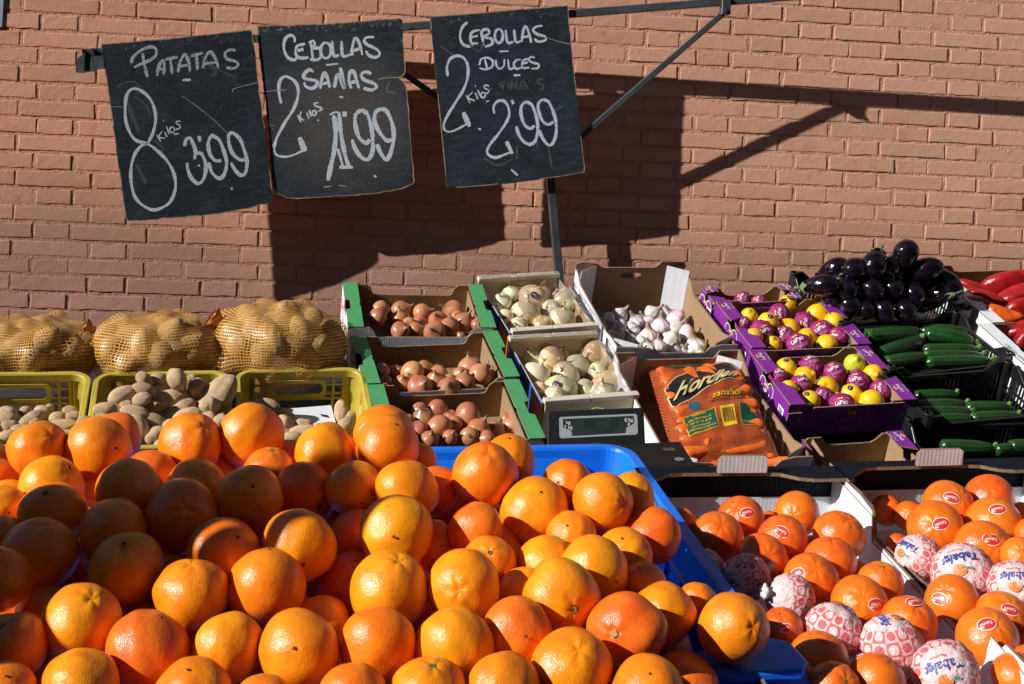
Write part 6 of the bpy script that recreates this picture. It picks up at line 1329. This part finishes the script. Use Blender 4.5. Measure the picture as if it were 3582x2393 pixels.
def decal(poly, mat, e, name, sub=10):
    """flat print that follows the bag's surface: poly in crop pixels"""
    import bmesh
    bm = bmesh.new(); vs = [bm.verts.new((x, y, 0)) for x, y in poly]; f = bm.faces.new(vs); xs = [p[0] for p in poly]; ys = [p[1] for p in poly]
    for x in np.arange(min(xs) + 45, max(xs), 45): bmesh.ops.bisect_plane(bm, geom=bm.verts[:] + bm.edges[:] + bm.faces[:], plane_co=(x, 0, 0), plane_no=(1, 0, 0))
    for y in np.arange(min(ys) + 45, max(ys), 45): bmesh.ops.bisect_plane(bm, geom=bm.verts[:] + bm.edges[:] + bm.faces[:], plane_co=(0, y, 0), plane_no=(0, 1, 0))
    for v in bm.verts: v.co = bagpt(*CC((v.co.x, v.co.y)), e)
    bm.normal_update(); bmesh.ops.reverse_faces(bm, faces=bm.faces); me = bpy.data.meshes.new(name); bm.to_mesh(me); bm.free(); me.materials.append(mat); return link(name, me, bag)
def dtext(s, size, x, y, ang, mat, e, shear=0, bold=0, ax=1.0):
    v, f = textgeo(s, size, shear, bold); c, s_ = math.cos(math.radians(ang)), math.sin(math.radians(ang)); mb = MB()
    mb.add([bagpt(*CC((x + ax * p[0] * c - p[1] * s_ * -1 * -1 * -1, y - ax * p[0] * s_ - p[1] * c)), e) for p in v], f); return mb.build('lettering', mat, bag)
MT['gold_ink'] = gmat('gold_ink', lin(.66, .55, .27), .35); MT['bag_black'] = gmat('bag_black', lin(.010, .012, .016), .25); MT['bag_green'] = gmat('bag_green', lin(.008, .085, .05), .3); MT['leaf_green'] = gmat('leaf_green', lin(.008, .05, .03), .4, vs=900, va=.6); MT['drawn_orange'] = gmat('drawn_orange', lin(.80, .17, .02), .4); MT['bag_yellow'] = gmat('bag_yellow', lin(.80, .48, .02), .4); MT['teal_disc'] = gmat('teal_disc', lin(.012, .09, .14), .4)
decal([(448, 622), (600, 470), (800, 400), (1300, 222), (1400, 330), (1560, 500), (1480, 535), (1270, 548), (1000, 640), (760, 790), (600, 868), (545, 845), (500, 740)], MT['gold_ink'], .0009, 'banner_edge')
decal([(460, 625), (605, 482), (800, 412), (1296, 236), (1390, 336), (1540, 496), (1470, 524), (1266, 536), (996, 628), (756, 776), (600, 854), (556, 836), (512, 738)], MT['bag_black'], .0014, 'banner')
dtext('Hordien', 262, 985, 560, 19.5, MT['gold_ink'], .0052, .3, .03, .98)
decal([(430, 300), (560, 262), (700, 235), (985, 200), (940, 285), (835, 335), (700, 342), (560, 350), (480, 320)], MT['leaf_green'], .0020, 'leaf_drawing')
for pl_ in ([(690, 380), (740, 335), (830, 350), (870, 440), (885, 505), (830, 500), (760, 460)], [(840, 345), (930, 325), (1060, 375), (1135, 460), (1060, 440), (930, 405)], [(930, 300), (1010, 285), (1100, 350), (1120, 390), (1010, 350)]): decal(pl_, MT['drawn_orange'], .0026, 'carrot_drawing')
dtext('zanahorias', 128, 1330, 700, 9.5, MT['bag_black'], .0028, 0, .035); dtext('zanahorias', 128, 1330, 700, 9.5, MT['bag_yellow'], .0036, 0, .006)
dtext('CENOURAS - CAROTTES', 62, 1310, 800, 8.5, MT['bag_black'], .0012, 0, .012, .86)
decal([(683, 1012), (1088, 926), (1156, 1150), (768, 1240)], MT['bag_yellow'], .0008, 'label_edge'); decal([(694, 1014), (1080, 934), (1146, 1146), (774, 1230)], MT['bag_green'], .0013, 'green_label')
for i, (s_, z_) in enumerate((('HORDIEN', 40), ('Ctra. Bernardos, s/n', 36), ('Telf. 921 56 10 74', 38), ('www.hordien.com', 32), ('CARBONERO EL MAYOR', 33), ('SEGOVIA - ESPAÑA', 28))): dtext(s_, z_, 890 + i * 11, 990 + i * 41, 11, MT['bag_yellow'], .0018, 0, .006)
decal([(1148, 922), (1332, 884), (1392, 1118), (1215, 1150)], MT['bag_yellow'], .0010, 'yellow_label')
for i in range(13):
    x = 1176 + i * 11.5; wd = (4, 7, 3, 6)[i % 4]; decal([(x, 944 - i * 2.2), (x + wd, 943 - i * 2.2), (x + wd + 44, 1092 - i * 2.0), (x + 44, 1094 - i * 2.0)], MT['bag_black'], .0016, 'barcode_line')
decal([(1392, 866), (1512, 850), (1775, 1075), (1452, 1108)], MT['bag_yellow'], .0008, 'label_edge'); decal([(1402, 872), (1506, 858), (1758, 1070), (1458, 1100)], MT['bag_green'], .0013, 'green_label'); dtext('PESO NETO', 30, 1530, 1050, 6, MT['bag_yellow'], .0018); dtext('5 kg', 48, 1665, 1045, 6, MT['bag_yellow'], .0018)
decal([(830 + 76 * math.cos(t), 885 + 62 * math.sin(t)) for t in np.linspace(0, 6.28, 18, endpoint=False)], MT['teal_disc'], .0012, 'teal_disc')
def carrot_mesh(seed, bend):
    rg = np.random.default_rng(seed); mb = MB(); n = 14; pts = []; rs = []
    for i in range(n): s_ = i / (n - 1); pts.append((s_ - .5, bend * math.sin(math.pi * s_), 0)); rs.append((.115 * (1 - .45 * s_) * (1 if s_ > .04 else .75) + rg.normal(0, .0015)) * (1 if s_ < .98 else .4))
    mb.tube(pts, rs, 14, 0); mb.tube([(-.54, 0, 0), (-.497, 0, 0)], [.03, .05], 8, 1); return mb.mesh('carrot', [MT['carrot'], MT['carrot_top']], True)
CM = [carrot_mesh(s, b_) for s, b_ in ((1, .03), (2, -.02), (3, .05))]
nb = 0
for row in range(11):
    for col in range(2):
        t = (row + .75) / 11.6; a = .31 + .38 * col + random.gauss(0, .01); q = BS.quad(a, t); hh = BS.h(a, t); L = .135; rad = L * .115
        c = BS.M @ Vector((*q, hh - rad * .95 - .002)); rt = M4(BS.r, BS.b, BS.n, (0, 0, 0)) @ Matrix.Rotation(random.gauss(.10, .05) + (math.pi if (row + col) % 2 else 0), 4, 'Z')
        put('carrot', CM[(row + col) % 3], c, rt, (L, L * 1.3, L * .95), f'bright carrot lying inside the bag, {ORD[row]} row down, {("left", "right")[col]} half', 'carrot', 'carrots inside the printed bag')
for i, (x, y, ang, tw, L, w) in enumerate(((1335, 1335, 262, 62, .15, 'with a pale cut top standing at the bag foot'), (1125, 1520, 20, 30, .16, 'with its tip rising behind the mandarin carton'), (1040, 1500, -20, 10, .15, 'lying dark under the bag beside the scale'), (1960, 1500, 5, 0, .15, 'low in the corner against the kraft side'), (870, 1500, 60, 10, .15, 'in shade next to the scale platform'), (1600, 1430, 5, 0, .12, 'just peeping out under the bag'), (1230, 1510, 150, 0, .15, 'half buried under the cut topped one'))):
    px, py = CC((x, y)); p = CX_.rim.hit(px, py, -.055); R = axis_rot(px, py, ang, -tw) ; put('carrot', CM[i % 3], p - np.array(R.col[0][:3]) * 0 + np.array(R.col[0][:3]) * L * (.5 if i == 0 else 0.0), R, (L, L, L), f'loose carrot {w}', 'carrot', 'loose carrots in the white carton')
# ---- aubergines
m, nt, b = newmat('aubergine_skin'); nt.links.new(mixc(nt, mapr(nt, noise(nt, 1.2, 2, .5), .35, .7, 0, 1), lin(.003, .002, .004), lin(.008, .003, .009)), b.inputs['Base Color']); b.inputs['Roughness'].default_value = .16; b.inputs['Specular IOR Level'].default_value = .6
bump(nt, b, noise(nt, 2.2, 2, .5), .25, .012); MT['aubergine'] = m; MT['cap'] = gmat('green_cap', lin(.13, .18, .07), .8, 30, .5, .003, 6, .25)
def egg(seed, k): return lambda d: np.c_[d[:, 0] * 1.0, d[:, 1] * (.74 + .16 * d[:, 0] - .10 * d[:, 0] ** 2), d[:, 2] * (.74 + .16 * d[:, 0] - .10 * d[:, 0] ** 2)] * (1 + waves(seed, 5, 1.4, .05)(d))[:, None] + np.c_[np.zeros(len(d)), np.zeros(len(d)), k * d[:, 0] ** 2]
EM = [blob('aubergine', egg(s, k), MT['aubergine'], 36, 24) for s, k in ((111, .04), (112, -.05), (113, .02))]
mb = MB(); P = np.zeros((15, 4, 3))
for i in range(15):
    a = 2 * math.pi * i / 15; lob = 1 + .35 * math.cos(5 * a)
    for j, (x, r) in enumerate(((-.72, .46), (-.9, .36), (-1.03, .17), (-1.06, .1))): q = r * (1.0 if j else 1) ; P[i, j] = (x + (.12 * math.cos(5 * a) if j == 0 else 0), q * math.cos(a), q * math.sin(a))
mb.grid(P, closeu=True); mb.tube([(-1.04, 0, 0), (-1.2, .02, .02), (-1.36, .06, .03)], [.1, .09, .1], 8); CAP = mb.mesh('stem_cap', MT['cap'], True)
CE = lambda p: (2750 + p[0] / 2.8, 830 + p[1] / 2.8)
AU = [(455, 340, 145, 105, 30, 30), (690, 305, 118, 98, 200, 50), (870, 250, 112, 108, 250, 55), (1155, 190, 130, 100, 65, 20), (1035, 300, 80, 75, 100, 20), (1320, 330, 165, 105, 15, 10), (330, 480, 135, 92, 5, 20), (585, 490, 105, 95, 280, 30), (815, 485, 125, 100, 320, 50), (1025, 480, 100, 100, 310, 50), (1230, 530, 125, 100, 300, 55), (1570, 450, 150, 105, 310, 20), (1400, 520, 110, 90, 20, 0), (590, 650, 120, 105, 330, 45), (940, 690, 125, 100, 295, 50), (1155, 700, 105, 98, 300, 60), (760, 690, 90, 80, 300, 20), (1460, 640, 205, 62, 205, -5), (700, 590, 80, 70, 0, 0), (1100, 600, 85, 75, 0, 0), (1330, 640, 80, 70, 0, 0), (450, 590, 80, 70, 0, 0), (760, 400, 90, 80, 0, 10), (950, 390, 90, 80, 0, 10), (1120, 410, 90, 85, 0, 10), (1350, 470, 100, 90, 0, 10), (520, 420, 80, 70, 0, 10), (1480, 560, 90, 80, 0, 10), (860, 600, 80, 70, 0, 10), (1200, 420, 90, 80, 0, 10)]
its = []
for t in AU: x, y = CE((t[0], t[1])); it = Item(x, y, (t[2] + t[3]) / 2 / 2.8 * .92, EB.rim, .01 + .16 * max(0, min(1, (640 - t[1]) / 520)), y); it.t = t; its.append(it)
relax(its, .70, lim=.07); rl = [dict(x=i.px, y=i.py, i=i) for i in its]; rows_of(rl, 30)
for r in rl:
    i = r['i']; t = i.t; k = i.d / FPX / 2.8; a, b_ = t[2] * k * 1.38, t[3] * k / .62
    lying = t[2] > 180
    o = put('aubergine', random.choice(EM), i.pos, axis_rot(i.px, i.py, t[4], t[5] * .65), (max(a, b_ * .95) if not lying else t[2] * k, b_ if not lying else t[3] * k / .8, b_ if not lying else t[3] * k / .8), ('long aubergine lying with green cap' if lying else 'glossy black aubergine') + f", {r['place']} of rear black crate", 'aubergine', 'aubergines in the black crate'); child('stem_cap', CAP, o)
# ---- courgettes
m, nt, b = newmat('courgette_skin'); v = tc(nt); sp = N(nt, 'SeparateXYZ', {0: v}); an = math_(nt, 'ARCTAN2', sp.outputs[2], sp.outputs[1])
q = N(nt, 'CombineXYZ', {0: math_(nt, 'MULTIPLY', math_(nt, 'SINE', an), 3.0), 1: math_(nt, 'MULTIPLY', math_(nt, 'COSINE', an), 3.0), 2: math_(nt, 'MULTIPLY', sp.outputs[0], 4.0)}).outputs[0]
c = mixc(nt, mapr(nt, noise(nt, 1.7, 3, .6, q), .38, .66, 0, 1), lin(.007, .035, .009), lin(.020, .082, .018)); c = mixc(nt, mapr(nt, noise(nt, 260, 2, .5), .68, .73, 0, .5), c, lin(.14, .24, .08))
nt.links.new(c, b.inputs['Base Color']); b.inputs['Roughness'].default_value = .27; MT['courgette'] = m; MT['cstem'] = gmat('courgette_stem', lin(.10, .22, .04), .6, 40, .5, .003, 12, .3); MT['cut'] = gmat('courgette_end', lin(.20, .22, .07), .7)
def courgette(conv, p0, p1, rp, plane, off, label, bend=0.0, stem=None, sc_=1.8054):
    a, b_ = plane.hit(*conv(p0), off), plane.hit(*conv(p1), off); L = np.linalg.norm(b_ - a); X = (b_ - a) / L; Zc = norm(plane.n - X * (plane.n @ X)); Y = np.cross(Zc, X); d = (a[1] + b_[1]) / 2; R = rp * 1.3 / sc_ * d / FPX
    mb = MB(); n = 22; nu = 24; P = np.zeros((nu, n, 3))
    for i in range(nu):
        t = 2 * math.pi * i / nu
        for j in range(n):
            s_ = j / (n - 1); e = min(1, math.sqrt(max(0, 1 - max(0, (.07 - s_) / .07) ** 2)) if s_ < .07 else (1 - .30 * max(0, (s_ - .7) / .3) ** 2)) * (.9 + .1 * math.sin(math.pi * min(1, s_ * 1.2)))
            if s_ == 1: e *= .55
            q = R * e * (1 + .02 * math.cos(6 * t)); P[i, j] = ((s_ - .5) * L, q * math.cos(t), q * math.sin(t) + bend * L * math.sin(math.pi * s_))
    mb.grid(P, closeu=True); mb.add([tuple(P[i, 0]) for i in range(nu)], [list(range(nu))]); mb.add([tuple(P[i, -1]) for i in range(nu)], [list(range(nu))[::-1]])
    o = link('courgette', mb.mesh('courgette', MT['courgette'], True)); o.matrix_world = M4(X, Y, Zc, (a + b_) / 2); tag(o, label, 'courgette', 'courgettes in the black crates')
    mb = MB(); mb.tube([(L * .49, 0, 0), (L * .55, .003, .004), (L * .60, .01, .006)], [R * .5, R * .38, R * .42], 6); mb.build('stem', MT['cstem'], o); return o
TP = lambda p: (2750 + p[0] / 2.8, 830 + p[1] / 2.8)
CZ = [((760, 985), (1300, 935), 68, 'courgette with a pale tendril, across the back of the middle black crate', .0), ((1300, 925), (1830, 950), 55, 'courgette behind the others, green stem by the lattice', .03), ((900, 1160), (1320, 1010), 62, 'courgette lying aslant over its neighbours', .0), ((1345, 955), (1840, 1040), 62, 'bowed courgette with a bright glossy end', .06), ((960, 1240), (1355, 1180), 62, 'short courgette end in the front corner of the middle black crate', 0), ((1340, 1105), (1860, 1100), 50, 'upper of three courgettes stacked along the crate wall', 0), ((1340, 1160), (1900, 1160), 45, 'middle of three courgettes stacked along the crate wall', 0), ((1365, 1225), (1990, 1215), 52, 'lowest courgette of three, along the front rim', 0)]
for p0, p1, r_, lb, bd in CZ: courgette(TP, p0, p1, r_, ZA.rim, -.05, lb, bd, sc_=2.8)
CL = lambda p: (2700 + p[0] / 2.661, 1230 + p[1] / 2.661)
for p0, p1, r_, lb in (((1320, 420), (1705, 400), 48, 'rear courgette in the shaded lower crate'), ((1330, 510), (1795, 492), 50, 'second courgette back in the shaded lower crate'), ((1350, 570), (1840, 565), 52, 'third courgette in the shaded lower crate'), ((1550, 630), (1852, 628), 48, 'nearest courgette at the shaded lower rim'), ((1800, 530), (2190, 520), 52, 'courgette by the lattice wall of the lower crate'), ((1850, 625), (2280, 600), 50, 'courgette end poking to the lower lattice corner')): courgette(CL, p0, p1, r_, ZB.rim, -.075, lb, 0, sc_=2.661)
for p0, p1, r_, lb in (((1560, 880), (2050, 900), 55, 'long courgette behind the mandarin carton tab'), ((2080, 920), (2240, 900), 45, 'blunt courgette end in the front black crate'), ((2210, 890), (2420, 880), 55, 'last courgette at the end of the front black crate')): courgette(CL, p0, p1, r_, ZC.rim, -.05, lb, 0, sc_=2.661)
mb = MB(); pts = [ZA.rim.hit(*TP(p), -.01) for p in ((772, 898), (800, 905), (835, 898), (830, 930), (800, 985))]; mb.tube(catmull(pts, .01), .0014, 5)
o = mb.build('tendril', MT['cstem']); tag(o, 'pale curled tendril lying on the rearmost courgette', 'tendril')
# plastic liner under the aubergines
mb = MB(); P = np.zeros((30, 5, 3)); a, b_ = CE((640, 790)), CE((1520, 745))
for i in range(30):
    s_ = i / 29; x, y = a[0] + (b_[0] - a[0]) * s_, a[1] + (b_[1] - a[1]) * s_
    for j in range(5): P[i, j] = EB.rim.hit(x + 3 * math.sin(i * 1.7 + j), y - 9 + j * 5, -.004 + .008 * math.sin(i * 1.3 + j * 2) - .004 * j)
mb.grid(P); o = mb.build('liner', MT['film'], smooth=True); tag(o, 'crumpled clear plastic liner along the aubergine crate rim', 'liner')
# ---- peppers
m = gmat('pepper_skin', lin(.30, .009, .010), .24, 6, .3, .006, 2.2, .3, spec=.6); MT['pepper'] = m; MT['pepper_o'] = gmat('orange_pepper_skin', lin(.58, .085, .012), .2, 6, .3, .006, 2.0, .35, spec=.6)
def pep(seed): 
    w = waves(seed, 6, 1.6, .14)
    def f(d):
        a = np.arctan2(d[:, 2], d[:, 1]); tp = .62 - .22 * d[:, 0]; q = (1 + .10 * np.cos(3 * a + seed)) * tp; return np.c_[d[:, 0] * 1.25, d[:, 1] * q, d[:, 2] * q] * (1 + w(d))[:, None]
    return f
PPM = [blob('pepper', pep(s), MT['pepper'], 36, 24) for s in (121, 122, 123)]; PPO = blob('pepper', pep(124), MT['pepper_o'], 36, 24)
PE = [(1880, 510, 190, 60, 335, 'narrow red pepper along the white flap'), (1930, 570, 200, 62, 345, 'dark red pepper under the narrow one'), (2170, 430, 250, 105, 20, 'big red pepper at the back of the box'), (2270, 560, 240, 105, 25, 'shiny red pepper facing the aubergines'), (2110, 750, 195, 95, 355, 'orange tinged red pepper at the front of the rear box'), (2300, 680, 150, 90, 30, 'red pepper at the edge of the picture, middle of the box'), (1900, 640, 130, 60, 340, 'small shaded red pepper low in the corner')]
for i, t in enumerate(PE):
    x, y = CE((t[0], t[1])); it = Item(x, y, t[3] / 2.8, PB.rim, -.01); k = it.d / FPX / 2.8
    o = put('pepper', PPO if 'orange' in t[5] else PPM[i % 3], it.pos, axis_rot(x, y, t[4], 0), (t[2] * k / 1.25, t[3] * k / .66, t[3] * k / .66), t[5], 'pepper', 'red peppers in the white rimmed boxes')
    mb = MB(); mb.tube([(-1.1, 0, 0), (-1.3, .02, .05), (-1.42, .08, .1)], [.14, .08, .09], 8); mb.build('stem', MT['cstem'], o, smooth=True)
for i, (x, y) in enumerate(((2330, 890), (2330, 990), (2430, 930))):
    px, py = CE((x, y)); it = Item(px, py, 95 / 2.8, PB2.rim, -.02); k = it.d / FPX / 2.8
    o = put('pepper', PPM[i], it.pos, axis_rot(px, py, 20 + 30 * i, 0), (150 * k, 130 * k, 130 * k), ('red pepper at the top of the ORIGEN box', 'lower red pepper of the ORIGEN box', 'red pepper deep in the ORIGEN box')[i], 'pepper', 'red peppers in the white rimmed boxes')
    mb = MB(); mb.tube([(-1.1, 0, 0), (-1.3, .02, .05)], [.14, .08], 8); mb.build('stem', MT['cstem'], o)
# ---- unseen sheet added and cut to shape to throw the shade on the oranges
SH = [(-260, 1760), (90, 1690), (330, 1672), (600, 1556), (860, 1568), (1190, 1532), (1245, 1730), (980, 1800), (640, 1890), (330, 1990), (130, 2110), (40, 2320), (-260, 2400)]
xs = -1.12; poly = []
for p in SH: q = HP.hit(*p, .03); t = (q[0] - xs) / LDIR[0]; q = q - LDIR * t; poly.append((q[1], q[2]))
wb = empty('added_shade_sheet', Matrix.Translation((xs, 1.1, 0)), 'added unseen green sheet cut to shade the oranges, beyond the end of the stall', 'canvas'); iw = wb.matrix_world.inverted()
mb = MB(); mb.prism(poly, YZ, xs, xs + .006); mb.build('canvas', gmat('shade_sheet_canvas', lin(.05, .11, .06), .8, 300, .3, .001, 5, .2), wb, iw)
ym = sum(p[0] for p in poly) / len(poly); zt = max(p[1] for p in poly); zb = min(p[1] for p in poly)
mb = MB(); mb.tube([(xs - .02, ym - .1, 0), (xs - .02, ym - .1, zt + .05)], .014, 8); mb.build('pole', MT['steel'], wb, iw)
bpy.context.view_layer.update()
